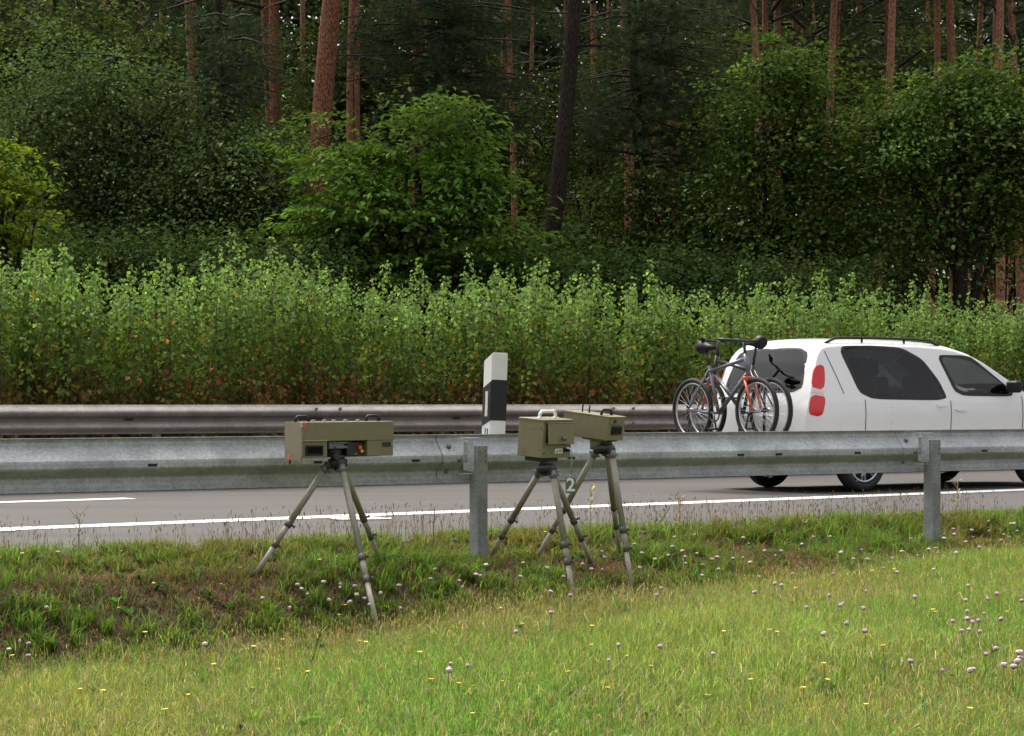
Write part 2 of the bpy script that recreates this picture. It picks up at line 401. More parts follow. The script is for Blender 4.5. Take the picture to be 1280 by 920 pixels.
# ------------------------------------------------------------------ near guard rail (W-beam seen from behind), local x along the road, y away from the viewer
RN, RZ = 11.72, .720
rail = thing('guardrail', 'galvanised steel guardrail on sigma posts along the grass verge', 'guardrail', W(0, RN, 0), (0, 0, YAW))
PROF = [(-.022, 0), (-.006, -.008), (0, -.022), (-.004, -.040), (-.070, -.118), (-.079, -.130), (-.081, -.145), (-.081, -.172), (-.074, -.184), (-.006, -.226), (0, -.236), (0, -.262), (-.008, -.284), (-.030, -.310)]
def beam_mesh(name, L, prof, th, mat, sx=1):
    mb = MB()
    pts = [(y, z) for y, z in prof]
    back = []
    for i, (y, z) in enumerate(pts):
        a = pts[max(i - 1, 0)]; b = pts[min(i + 1, len(pts) - 1)]
        t = Vector((b[0] - a[0], b[1] - a[1])).normalized(); back.append((y - t.y * th, z + t.x * th))
    loop = pts + back[::-1]
    secs = [[(x, y, z) for y, z in loop + [loop[0]]] for x in (0, L)]
    mb.grid(secs, smooth=False)
    bmesh.ops.remove_doubles(mb.bm, verts=mb.bm.verts, dist=1e-5)
    me = mb.mesh(name, mat)
    return me
POST_S = [-8.75 + 4 * k for k in range(0, 9)] + [27.25, 31.25]        # posts at 7.34 and 11.34 are in view
LB = 4.08
bm_me = beam_mesh('beam', LB, PROF, .004, M['galv'])
slot_me = None
for k, s in enumerate(POST_S[:-1]):
    b = link('beam', bm_me, rail); b.location = (s - .12, .0035 * (k % 2), RZ)
    if 2 < s < 20:
        for x in (.75, 1.9, 3.0, 3.7) if k % 2 else (.9, 2.35, 2.7, 3.45):
            mb = MB(); mb.box((x, -.0825, -.160), (.06, .003, .016), bev=.0012)
            mb.build('slot', M['slot'], b)
def sigma_post():
    mb = MB(); t = .006
    # open C section, web towards the left end, lips turned in
    pl = [(-.0375, -.05), (.0375, -.05), (.0375, -.028), (.0315, -.028), (.0315, -.044), (.004, -.044), (-.0105, -.03), (-.0105, .03), (.004, .044), (.0315, .044), (.0315, .028), (.0375, .028), (.0375, .05), (-.0375, .05)]
    mb.prism(pl, -1.3, .650, lambda a, b, d: (a, b, d))
    return mb.mesh('post', M['galv_post'])
post_me = sigma_post()
hole_mb = MB(); hole_mb.box((.022, -.0505, 0), (.007, .003, .010), bev=.001)
hole_me = hole_mb.mesh('bolt_hole', M['slot'])
br = MB()
br.box((-.040, -.008, -.135), (.005, .10, .20), bev=.001)                     # web plate of the spacer
br.prism([(-.105, .03), (-.04, -.062), (.012, -.062), (-.045, .03)], -.021, -.017, lambda a, b, d: (a, b, d))
br.prism([(-.105, .03), (-.04, -.05), (.012, -.05), (-.045, .03)], -.252, -.248, lambda a, b, d: (a, b, d))
br.box((-.052, .0335, -.135), (.025, .006, .18), bev=.001)
br_me = br.mesh('bracket', M['galv_light'])
bt = MB()
bt.tube([(0, .003, 0), (0, -.012, 0), (0, -.0121, 0), (0, -.02, 0)], [.016, .016, .008, .008], 8)
bt_me = bt.mesh('bolt', M['bolt'])
sp_mb = MB()      # overlapping end lip of the splice
pp = [(y - .0045, z) for y, z in PROF]
sp_mb.grid([[(-.22, y, z) for y, z in pp], [(-.02, y, z) for y, z in pp]], smooth=False)
sp_me = sp_mb.mesh('splice_plate', M['galv'])
for s in POST_S[:-1]:
    p = link('post', post_me, rail); p.location = (s, -.16, 0)
    for z in (.62, .585, .55): link('bolt_hole', hole_me, p).location.z = z
    b = link('bracket', br_me, rail); b.location = (s, -.112, RZ)
    for x, y, z in ((-.155, -.04, -.075), (-.155, -.004, -.235), (.075, -.084, -.16), (-.10, -.084, -.16)):
        c = link('bolt', bt_me, rail); c.location = (s + x, y, RZ + z)
    d_ = link('splice_plate', sp_me, rail); d_.location = (s, 0, RZ)

# far guard rail (front of a rounded W-beam)
FRN, FRZ = 20.98, .905
frail = thing('guardrail', 'dirty brownish double-wave guardrail in front of the hedge across the road', 'guardrail', W(0, FRN, 0), (0, 0, YAW))
fp = []
for i in range(33):
    t = i / 32; z = -.31 * t
    y = -.042 + .042 * math.cos(4 * math.pi * t) if .0 < t < 1 else 0
    fp.append((y, z))
fbm = beam_mesh('beam', 4.06, fp, .004, M['far_rail'])
for f in fbm.polygons: f.use_smooth = True
FS = [4.06 * k - 9.1 for k in range(12)]
fb = MB()
fb.tube([(0, -.070, 0), (0, -.098, 0)], .017, 6)
fbolt = fb.mesh('bolt', M['bolt'])
fpost_mb = MB(); fpost_mb.box((0, .075, .26), (.06, .10, 1.2), bev=.004); fpost_me = fpost_mb.mesh('post', M['galv_post'])
fsl = MB(); fsl.box((1.65, -.012, -.155), (.10, .006, .022), bev=.002); fsl.box((-.25, -.012, -.155), (.3, .006, .02), bev=.002); fsl_me = fsl.mesh('slot', M['slot'])
for k, s in enumerate(FS):
    b = link('beam', fbm, frail); b.location = (s, -.004 * (k % 2), FRZ)
    link('slot', fsl_me, b)
    for x in (.08, -.22):
        for z in (-.045, -.225):
            c = link('bolt', fbolt, frail); c.location = (s + x, 0, FRZ + z)
    p = link('post', fpost_me, frail); p.location = (s + .0, 0, 0)
    p = link('post', fpost_me, frail); p.location = (s + 2.0, 0, 0)

# ------------------------------------------------------------------ delineator on the rail
dloc = at(618, 546, 13.95)
dpost = thing('delineator_post', 'white roadside delineator post with a slanted black band fixed on the guardrail', 'delineator', dloc, (R(0), R(2.2), R(29)))
DW, DD, DH = .128, .10, .557
def tri_sec(z0l, z0r, z1l, z1r, off=0.0):
    """hollow-looking wedge section: broad front (y=0) with narrow left flank; z varies from flank edge to front"""
    mb = MB()
    o = off
    P = [(-.045 - o, .10, 'l'), (-.034 - o, -.0 - o, 'm'), (DW / 2 + .012 + o, -.012 - o, 'r'), (DW / 2 + .016 + o, .02, 'r'), (-.01, .108 + o, 'l')]
    lo = {'l': z0l, 'm': z0r, 'r': z0r}; hi = {'l': z1l, 'm': z1r, 'r': z1r}
    A_ = [mb.bm.verts.new((x, y, lo[k])) for x, y, k in P]; B_ = [mb.bm.verts.new((x, y, hi[k])) for x, y, k in P]
    mb.bm.faces.new(A_[::-1]); mb.bm.faces.new(B_)
    for i in range(5): mb.bm.faces.new((A_[i], A_[(i + 1) % 5], B_[(i + 1) % 5], B_[i]))
    bmesh.ops.bevel(mb.bm, geom=[e for e in mb.bm.edges if abs(e.verts[0].co.z - e.verts[1].co.z) > .05 or max(v.co.z for v in e.verts) > DH - .12], offset=.006, segments=3, affect='EDGES')
    return mb
tri_sec(0, 0, .50, .557).build('post_body', M['white_plastic'], dpost)
band = tri_sec(.066, .108, .325, .376, .0025); band.build('black_band', M['black_band'], dpost)
mb = MB(); mb.box((-.0425, .045, .215), (.006, .028, .165), (0, 0, R(6.3)), bev=.001); mb.build('reflector', M['reflector'], dpost)
mb = MB(); mb.box((.0, .03, -.012), (.10, .10, .022), bev=.004); mb.box((-.02, .02, -.045), (.12, .05, .05), bev=.004); mb.build('foot_bracket', M['dark_metal'], dpost)
for y in (.03, .055):
    mb = MB(); mb.box((-.0345 - .11 * y, y, .035), (.005, .008, .04), (0, 0, R(6.3)), bev=.001); mb.build('slot', M['dark_metal'], dpost)

# ------------------------------------------------------------------ tripods
def tripod(label, head, feet, cr=.055):
    """head: centre of the crown; feet: three ground points"""
    t = thing('tripod', label, 'tripod', head, (0, 0, 0), 'olive tripods on the verge')
    mb = MB()
    mb.tube([(0, 0, -.02), (0, 0, .025)], .058, 20); mb.tube([(0, 0, .025), (0, 0, .05)], [.045, .04], 16)
    mb.tube([(0, 0, -.045), (0, 0, -.02)], .022, 12)
    for k in range(3):
        f = Vector(feet[k]) - head; a = math.atan2(f.y, f.x)
        mb.box((math.cos(a) * .052, math.sin(a) * .052, -.012), (.05, .05, .045), (0, 0, a), bev=.006)
    mb.build('crown', M['dark_metal'], t)
    for k in range(3):
        f = Vector(feet[k]) - head; a = math.atan2(f.y, f.x)
        top = Vector((math.cos(a) * .062, math.sin(a) * .062, -.01)); v = f - top; L = v.length; dv = v.normalized()
        f = f + dv * .05; L += .05
        s1, s2 = (.52 + .05 * k % .1), .70
        lg = MB()
        lg.tube([top, top + dv * L * s1], [.0195, .0195], 14)
        leg = lg.build('leg', M['tripod'], t)
        m2 = MB(); m2.tube([top + dv * L * (s1 - .02), top + dv * L * s2], .0175, 12); m2.tube([top + dv * L * (s2 - .01), f], [.0155, .015], 12)
        m2.build('leg_extension', M['tripod_in'], leg)
        m3 = MB()
        side = dv.cross(Vector((0, 1, 0))).normalized()
        for sv, r in ((s1, .0225), (s2, .0195)):
            m3 = MB(); c = top + dv * L * sv
            m3.tube([c - dv * .022, c + dv * .022], r, 12)
            m3.tube([c, c + side * (r + .012), c + side * (r + .0121), c + side * (r + .020)], [.006, .006, .010, .010], 8)
            m3.build('clamp', M['clamp'], leg)
        m4 = MB(); c = top + dv * .03
        m4.tube([c - side * .036, c + side * .036], .007, 8); m4.tube([c - dv * .03, c + dv * .02], .0225, 10)
        m4.build('hinge_bolt', M['mount_grey'], leg)
    return t
T1 = at(422, 579, 12.75); T2 = at(683, 586, 13.2); T3 = at(757, 561, 13.55)
def foot(px, py): p = ground_at(px, py, .035); return p
tripod('olive tripod on the left with wide spread legs under the long sensor box', T1, [foot(322, 714), foot(470, 778), foot(475, 700)])
tripod('olive tripod under the square box with the white handle', T2, [foot(612, 697), foot(716, 742), foot(738, 700)])
tripod('olive tripod under the slim tilted box, rightmost and furthest back', T3, [foot(672, 696), foot(789, 729), foot(774, 690)])

# ------------------------------------------------------------------ long sensor box (left)
def hand_grip(mb, x, z, w_, h_, r, y=0, mi=0):
    mb.tube([(x - w_ / 2, y, z - .004), (x - w_ / 2, y, z + h_ * .6), (x - w_ / 2 + h_ * .4, y, z + h_), (x + w_ / 2 - h_ * .4, y, z + h_), (x + w_ / 2, y, z + h_ * .6), (x + w_ / 2, y, z - .004)], r, 8, mi)
bx = at(378, 573, 12.55)      # lower near corner of the broad face
b1 = thing('sensor_box', 'long olive sensor box with a centre recess and two black handles on the left tripod', 'sensor box', bx, (0, R(-.3), YAW))
LB1, HB1, DB1 = .625, .215, .20
mb = MB()
mb.box((LB1 / 2, DB1 / 2, .1575), (LB1, DB1, .115), bev=.004)
mb.box((LB1 / 2, DB1 - .02, .05), (LB1 - .01, .04, .104), bev=.002)
mb.box((.085, DB1 / 2 + .002, .052), (.168, DB1 - .006, .103), bev=.003)
mb.box((.5325, DB1 / 2 + .002, .054), (.18, DB1 - .006, .098), bev=.003)
hb = mb.build('housing', M['olive'], b1)
mb = MB(); mb.prism([(-.012, .018), (.0, -.014), (DB1 + .006, -.014), (DB1 + .006, HB1 - .0), (.012, HB1 - .0), (-.012, HB1 - .03)], -.012, -.0015, lambda a, b, d: (d, a, b))
mb.build('end_plate', M['olive_plate'], b1)
mb = MB(); mb.box((.085, -.002, .1035), (.172, .012, .006), bev=.001); mb.build('ledge', M['olive_edge'], b1)
mb = MB()
mb.box((.080, -.001, .0455), (.118, .006, .060), bev=.002); wf = mb.build('window_frame', M['black'], b1)
mb = MB(); mb.box((.080, -.0035, .0475), (.098, .004, .038), bev=.001); mb.build('window_pane', M['pane_dark'], wf)
for x, yk in ((.02, .1), (.50, .1)):
    mb = MB(); hand_grip(mb, x + .03, HB1, .085, .032, .009, DB1 * .5); mb.build('handle', M['black'], b1)
for x in (.125, .20, .265, .345, .43):
    mb = MB(); mb.tube([(x, .1, HB1 - .003), (x, .1, HB1 + .012)], .012, 10); mb.build('connector_cap', M['olive_edge'], b1)
mb = MB(); mb.tube([(.585, .1, HB1 - .003), (.585, .1, HB1 + .045)], .004, 8); mb.build('antenna', M['black'], b1)
mb = MB(); mb.box((-.0125, .15, .004), (.003, .035, .03), bev=.0008); mb.build('sticker', M['orange'], b1)
mb = MB(); mb.prism([(-.0, HB1 - .002), (.022, HB1 - .002), (.018, HB1 - .024), (.011, HB1 - .036), (.002, HB1 - .024)], -.0035, -.001); mb.build('sticker', M['orange'], b1)
mb = MB()
mb.box((.245, .07, .075), (.11, .09, .05), bev=.006); mb.box((.265, .035, .088), (.10, .03, .012), bev=.002); mb.box((.27, .03, .062), (.08, .04, .014), bev=.002)
mb.tube([(.20, .03, .09), (.34, .03, .09)], .006, 8)
mb.build('clamp_plate', M['mount_grey'], b1)
mb = MB(); mb.tube([(.255, .09, .012), (.255, .09, .06)], [.055, .05], 18); mb.tube([(.225, .02, .008), (.225, -.02, .008)], .020, 14); mb.box((.375, .08, .05), (.11, .08, .085), bev=.004); mb.build('pan_head', M['dark_metal'], b1)
mb = MB(); mb.tube([(.405, .045, .058), (.405, .02, .058)], .012, 12); mb.build('red_plug', M['orange'], b1)
mb = MB(); mb.tube([(.418, .045, .036), (.418, .022, .036)], .010, 12); mb.build('yellow_plug', M['yellow_cap'], b1)
mb = MB(); mb.box((.575, .0005, .075), (.058, .004, .026), bev=.001); mb.build('nameplate', M['dark_metal'], b1)
for x, z in ((.485, .076), (.608, .076), (.36, .02), (.005, .15)):
    mb = MB(); mb.tube([(x, .003, z), (x, -.003, z)], .0045, 8); mb.build('screw', M['olive_edge'], b1)
mb = MB(); mb.tube([(-.006, .15, -.012), (-.004, .152, -.035)], .006, 8); mb.build('foot_stud', M['black'], b1)

# ------------------------------------------------------------------ square box (middle)
PHI2 = R(50)
e2 = at(677, 573, 13.1)
b2 = thing('flash_box', 'squarish olive control box with a white handle and hinged flap on the middle tripod', 'control box', e2, (R(4.5), 0, PHI2))
W2, D2, H2 = .285, .20, .238
mb = MB(); mb.box((W2 / 2, D2 / 2, H2 / 2), (W2, D2, H2), bev=.004); mb.box((W2 / 2, D2 / 2 - .004, H2 - .004), (W2 + .008, D2 + .010, .014), bev=.003)
mb.build('housing', M['olive'], b2)
mb = MB(); mb.box((W2 / 2 + .012, -.018, .155), (W2 - .03, .006, .135), (R(-6), 0, 0), bev=.002)
flap = mb.build('flap', M['olive'], b2)
mb = MB(); mb.tube([(.165, -.03, .125), (.165, -.05, .122)], .014, 12); mb.tube([(.165, -.05, .122), (.165, -.056, .122)], .009, 12); mb.build('lock_knob', M['mount_grey'], flap)
mb = MB(); mb.box((W2 / 2 + .012, -.008, H2 - .018), (W2 - .012, .018, .008), bev=.002); mb.build('flap_hinge', M['olive'], b2)
mb = MB(); mb.box((W2 / 2 + .012, -.0015, .155), (W2 - .036, .004, .12)); mb.build('flap_recess', M['black'], b2)
mb = MB(); hand_grip(mb, .145, H2 + .004, .155, .042, .0105, .09); mb.box((.068, .09, H2 + .006), (.05, .03, .008), bev=.002); mb.box((.222, .09, H2 + .006), (.05, .03, .008), bev=.002); mb.build('handle', M['white_plastic'], b2)
mb = MB(); mb.box((.165, -.001, .043), (.075, .004, .030), bev=.001); lb = mb.build('label_plate', M['tag_white'], b2)
mb = MB(); mb.prism([(.137, .033), (.153, .033), (.145, .051)], -.0045, -.0028); mb.box((.175, -.0035, .049), (.035, .0015, .004)); mb.box((.175, -.0035, .040), (.035, .0015, .004)); mb.build('label_print', M['stem'], lb)
for z in (.195, .182):
    for k in range(3):
        mb = MB(); mb.box((-.0005, .085 + .018 * k, z), (.004, .012, .004), bev=.0008); mb.build('vent_slot', M['olive_edge'], b2)
for x, y, z in ((.0, .02, .05), (.0, .02, .185), (.0, .15, .03)):
    mb = MB(); mb.tube([(x + .003, y, z), (x - .003, y, z)], .004, 8); mb.build('screw', M['dark_metal'], b2)
for x in (.02, .095):
    mb = MB(); mb.tube([(x, .003, .032), (x, -.003, .032)], .0045, 8); mb.build('screw', M['dark_metal'], b2)
mb = MB(); mb.tube([(.215, .004, .050), (.215, -.022, .050)], .012, 12); mb.tube([(.215, -.022, .050), (.235, -.030, .048)], .010, 10); mb.build('connector', M['black'], b2)
mb = MB(); mb.box((.12, .10, -.012), (.16, .14, .03), bev=.004); mb.build('pan_head', M['dark_metal'], b2)

# hanging number plate
ct = at(712, 562.5, 12.95)
npl = thing('number_plate', 'small grey plate with a white number 2 hanging on a thin grey rod', 'number plate', at(713, 597, 12.95), (0, 0, R(6)))
mb = MB(); o_ = at(713, 597, 12.95); tp = at(712.2, 561, 12.95) - o_; md = at(715, 565.5, 12.95) - o_; lo_ = at(713.8, 596, 12.95) - o_
mb.tube([tp + Vector((-.012, .03, .004)), tp, md, md.lerp(lo_, .5), lo_], .0035, 8); mb.tube([lo_ + Vector((0, 0, .012)), lo_ + Vector((0, 0, -.004))], .007, 8)
mb.build('rod', M['cable'], npl)
mb = MB(); mb.box((0.001, 0, -.048), (.062, .005, .094), bev=.0015); mb.build('plate', M['tag_plate'], npl)
fc = bpy.data.curves.new('digit', 'FONT'); fc.body = '2'; fc.size = .112; fc.extrude = .0012; fc.offset = .0022; fc.align_x = 'CENTER'; fc.align_y = 'CENTER'
fo = bpy.data.objects.new('digit_source', fc); col.objects.link(fo)
bpy.context.view_layer.update()
dme = bpy.data.meshes.new_from_object(fo.evaluated_get(bpy.context.evaluated_depsgraph_get())); bpy.data.objects.remove(fo)
dme.materials.clear(); dme.materials.append(M['tag_white'])
dg = link('digit', dme, npl); dg.rotation_euler = (R(90), 0, 0); dg.location = (.001, -.0045, -.048)

# ------------------------------------------------------------------ slim box (right)
PHI3 = R(60)
e3 = at(758.5, 551, 13.45)
b3 = thing('camera_box', 'slim olive camera box with a black handle and dark window tilted on the rear tripod', 'camera box', e3, (R(7), 0, PHI3))
W3, D3, H3 = .225, .325, .152
mb = MB(); mb.box((W3 / 2, D3 / 2, H3 / 2), (W3, D3, H3), bev=.004); mb.box((W3 / 2, D3 / 2 - .004, H3 - .002), (W3 + .006, D3 + .006, .010), bev=.002)
mb.build('housing', M['olive'], b3)
mb = MB(); mb.box((W3 / 2, -.001, .125), (W3 - .02, .006, .040), bev=.002); pn = mb.build('rear_panel', M['olive'], b3)
mb = MB(); mb.tube([(.075, 0, .125), (.075, -.012, .125)], .012, 12); mb.build('plug', M['dark_metal'], pn)
mb = MB(); mb.box((.115, -.001, .065), (.145, .008, .058), bev=.002); wf = mb.build('window_frame', M['black'], b3)
mb = MB(); mb.box((.115, -.0045, .066), (.118, .004, .038), bev=.001); mb.build('window_pane', M['pane_dark'], wf)
mb = MB(); hand_grip(mb, .10, H3 + .002, .135, .034, .010, .075); mb.build('handle', M['black'], b3)
for y in (.195, .245):
    mb = MB(); mb.tube([(.09, y, H3), (.09, y, H3 + .052)], .0055, 8); mb.build('antenna', M['black'], b3)
mb = MB(); mb.tube([(.11, .10, -.075), (.11, .10, .002)], [.062, .075], 18); mb.box((.11, .11, -.006), (.17, .17, .012), bev=.003); mb.build('pan_head', M['olive'], b3)

# ------------------------------------------------------------------ car
P_r = Vector((3.657, 22.0, 0)); NV = Vector((-UY, UX, 0)); UV = Vector((UX, UY, 0))
car_o = P_r + NV * .80
car = thing('parked_car', 'white compact van-like car with red tail lamps driving past on the road', 'car', car_o, (0, 0, YAW))
car.name = 'compact_car'
TX = np.array([-.78, -.765, -.745, -.71, -.67, -.62, -.55, -.49, -.42, -.3, -.1, .4, .9, 1.2, 1.4, 1.62, 1.8, 2.1, 2.35, 2.5, 2.7, 3.0, 3.2, 3.33, 3.40, 3.43])
TZ = np.array([.50, .74, .93, 1.06, 1.20, 1.35, 1.50, 1.57, 1.592, 1.603, 1.612, 1.617, 1.61, 1.596, 1.572, 1.52, 1.445, 1.275, 1.125, 1.05, 1.0, .93, .85, .74, .60, .45])
def ztop(x): return float(np.interp(x, TX, TZ))
def hw(x, z):
    h = .835 if z > .3 else .835 - .05 * (.3 - z) / .1
    if z > .93: h -= .165 * ((z - .93) / .62) ** 1.25
    h += .012 * math.exp(-((z - .80) / .12) ** 2)
    if x < -.42: h -= .11 * ((-.42 - x) / .36) ** 2.2
    if x > 2.7: h -= .30 * ((x - 2.7) / .73) ** 2.4
    return h
AX = (0.0, 2.608); WR = .345
def zlow(x):
    for a in AX:
        if abs(x - a) < WR: return max(.21, .30 + math.sqrt(WR ** 2 - (x - a) ** 2) * .98)
    return .21
def topz(x, v):
    return ztop(x) - .045 * v * v - .045 * abs(v) ** 7
def edge_z(x): return ztop(x) - .09
xs = merge_axis([(-.78, -.745, 6), (-.745, -.42, 34), (-.42, 2.7, 170), (2.7, 3.2, 12), (3.2, 3.43, 14)])
xs = np.unique(np.concatenate([xs] + [a + WR * np.cos(np.linspace(0, math.pi, 25)) for a in AX]))
NVV, NZ = 61, 72
mb = MB()
def top_pt(x, v): return (x, v * hw(x, max(edge_z(x), .4)), topz(x, v))
mb.grid([[top_pt(x, v) for v in np.sin(np.linspace(-1, 1, NVV) * math.pi / 2)] for x in xs])
for sgn in (-1, 1):
    rows = []
    for x in xs:
        z0 = min(zlow(x), edge_z(x) - .02); z1 = max(edge_z(x), z0 + .01)
        rows.append([(x, sgn * hw(x, max(z, .2)), z) for z in np.linspace(z0, z1, NZ)])
    mb.grid(rows)
rear = [[(-.78, v * hw(-.78, .45), z) for v in np.linspace(-1, 1, NVV)] for z in np.linspace(.21, .41, 4)]
mb.grid(rear)
front = [[(3.43, v * hw(3.43, .40), z) for v in np.linspace(-1, 1, NVV)] for z in np.linspace(.21, .37, 4)]
mb.grid(front)
bmesh.ops.remove_doubles(mb.bm, verts=mb.bm.verts, dist=.004)
BODY = mb
mb = MB(); mb.box((1.32, 0, .42), (4.0, 1.28, .36), bev=.04); mb.box((1.3, 0, .245), (1.9, 1.5, .08), bev=.02); mb.build('underbody', M['black_matte'], car)
def inside(p, poly):
    x, y = p; r = False; j = len(poly) - 1
    for i in range(len(poly)):
        xi, yi = poly[i]; xj, yj = poly[j]
        if (yi > y) != (yj > y) and x < (xj - xi) * (y - yi) / (yj - yi) + xi: r = not r
        j = i
    return r
def shrink(poly, f):
    cx = sum(p[0] for p in poly) / len(poly); cy = sum(p[1] for p in poly) / len(poly); o = []
    for x, y in poly:
        d_ = math.hypot(x - cx, y - cy); o.append((x + (cx - x) * f / d_, y + (cy - y) * f / d_))
    return o
def side_patch(poly, sgn, off, mat, name, parent, nr_=14, nc_=12):
    """panel that follows the body side; poly = (x,z) corners, convex"""
    zs = [p[1] for p in poly]; z0, z1 = min(zs) + 1e-4, max(zs) - 1e-4; rows = []
    for z in np.linspace(z0, z1, nr_):
        hit = []
        for i in range(len(poly)):
            (xa, za), (xb, zb) = poly[i], poly[(i + 1) % len(poly)]
            if (za - z) * (zb - z) <= 0 and za != zb: hit.append(xa + (xb - xa) * (z - za) / (zb - za))
        rows.append([(x, sgn * (hw(x, z) + off), z) for x in np.linspace(min(hit), max(hit), nc_)])
    m_ = MB(); m_.grid(rows); m_.grid([[(x, y - sgn * (off + .006), z) for x, y, z in r] for r in rows])
    for a, b in (([r[0] for r in rows], 0), ([r[-1] for r in rows], 0)):
        m_.grid([a, [(x, y - sgn * (off + .006), z) for x, y, z in a]])
    for r in (rows[0], rows[-1]): m_.grid([r, [(x, y - sgn * (off + .006), z) for x, y, z in r]])
    return m_.build(name, mat, parent)
def soft(poly, k=3, f=.22):
    for _ in range(k):
        o = []
        for i in range(len(poly)):
            a, b = poly[i], poly[(i + 1) % len(poly)]
            o += [(a[0] + (b[0] - a[0]) * f, a[1] + (b[1] - a[1]) * f), (b[0] + (a[0] - b[0]) * f, b[1] + (a[1] - b[1]) * f)]
        poly = o
    return poly
def top_at(v, z, xlo, xhi):
    xq = np.linspace(xlo, xhi, 60); zq = np.array([ztop(x) for x in xq]); o = np.argsort(zq)
    return float(np.interp(z + .045 * v * v + .045 * abs(v) ** 7, zq[o], xq[o]))
def pane(outer, fn, mat, name, dense=10):
    """glass in a body opening with a black seal ring round it; outer in panel coordinates, fn(a, b, off) -> point"""
    mid = shrink(outer, .022); inn = shrink(outer, .05)
    m_ = MB(); n_ = len(outer)
    for A_, B_, oa, ob in ((outer, inn, .003, .003), (outer, outer, .003, -.004)):
        m_.grid([[fn(*p, oa) for p in A_ + A_[:1]], [fn(*p, ob) for p in B_ + B_[:1]]], smooth=False)
    m_.build(name + '_seal', M['black_matte'], car)
    m_ = MB(); zs_ = [p[1] for p in inn]; rows = []; big = shrink(outer, .03)
    zs_ = [p[1] for p in big]
    for z in np.linspace(min(zs_) + 1e-4, max(zs_) - 1e-4, 16):
        hit = [big[i][0] + (big[(i + 1) % n_][0] - big[i][0]) * (z - big[i][1]) / (big[(i + 1) % n_][1] - big[i][1]) for i in range(n_) if (big[i][1] - z) * (big[(i + 1) % n_][1] - z) <= 0 and big[i][1] != big[(i + 1) % n_][1]]
        rows.append([fn(x, z, .001) for x in np.linspace(min(hit), max(hit), 14)])
    m_.grid(rows); m_.build(name, mat, car)
    return mid
RW_O = soft([(-.06, .965), (1.17, .95), (1.08, 1.16), (.90, 1.39), (.64, 1.51), (.2, 1.528), (-.265, 1.515)], 3, .13)
FW_O = soft([(1.30, 1.0), (2.24, .995), (1.64, 1.42), (1.50, 1.44), (1.12, 1.44)], 3, .12)
GATE = soft([(-.84, 1.03), (.84, 1.03), (.80, 1.50), (-.80, 1.50)], 3, .12)
SCREEN = soft([(-.90, 1.04), (.90, 1.04), (.84, 1.50), (-.84, 1.50)], 3, .12)
cuts = []
for sgn in (-1, 1):
    f_ = lambda x, z, off, sgn=sgn: (x, sgn * (hw(x, z) + off), z)
    cuts += [pane(RW_O, f_, M['car_glass'], 'rear_side_window'), pane(FW_O, f_, M['car_glass_l'], 'front_side_window')]
g1 = pane(GATE, lambda v, z, off: (lambda x: (x - off, v * hw(x, max(edge_z(x), .4)), z + off * .4))(top_at(v, z, -.745, -.45)), M['car_glass'], 'rear_window')
g2 = pane(SCREEN, lambda v, z, off: (lambda x: (x + off, v * hw(x, max(edge_z(x), .4)), z + off))(top_at(v, z, 1.45, 2.55)), M['car_glass_l'], 'windscreen')
kill = []
for f in BODY.bm.faces:
    c = f.calc_center_median()
    x, y, z = c; h_ = hw(x, max(z, .3))
    side = z < edge_z(x) + .004 and abs(abs(y) - h_) < .012
    if side:
        if inside((x, z), cuts[0]) or inside((x, z), cuts[1]): kill.append(f)
    else:
        v = y / hw(x, max(edge_z(x), .4))
        if x < -.44 and inside((v, z), g1): kill.append(f)
        elif x > 1.4 and z > 1.02 and inside((v, z), g2): kill.append(f)
print('window faces opened', len(kill))
bmesh.ops.delete(BODY.bm, geom=kill, context='FACES')
body = BODY.build('body', M['car_white'], car)
for x, y in ((.35, -.4), (.35, .4), (1.25, -.38), (1.25, .38), (.35, 0)):
    mb = MB(); mb.box((x, y, .92), (.14, .46 if y else .3, .60), (0, R(-14), 0), bev=.05, seg=3); mb.box((x + .28, y, .68), (.5, .46 if y else .3, .14), bev=.04)
    mb.tube([(x - .07, y, 1.18), (x - .09, y, 1.26)], .02, 8); mb.box((x - .10, y, 1.31), (.10, .25, .17), (0, R(-12), 0), bev=.035, seg=3); mb.build('seat', M['interior'], car)
mb = MB(); mb.box((1.1, 0, .60), (3.3, 1.40, .03)); mb.box((2.2, 0, .90), (.45, 1.36, .22), bev=.05)
for y in (-.72, .72): mb.box((.8, y, .80), (2.9, .03, .34))
mb.box((-.62, 0, .80), (.03, 1.2, .42)); mb.build('cabin_trim', M['interior'], car)
mb = MB(); mb.ring((1.86, .38, 1.02), (1, 0, .45), .18, .014, 28, 8); mb.build('steering_wheel', M['black'], car)
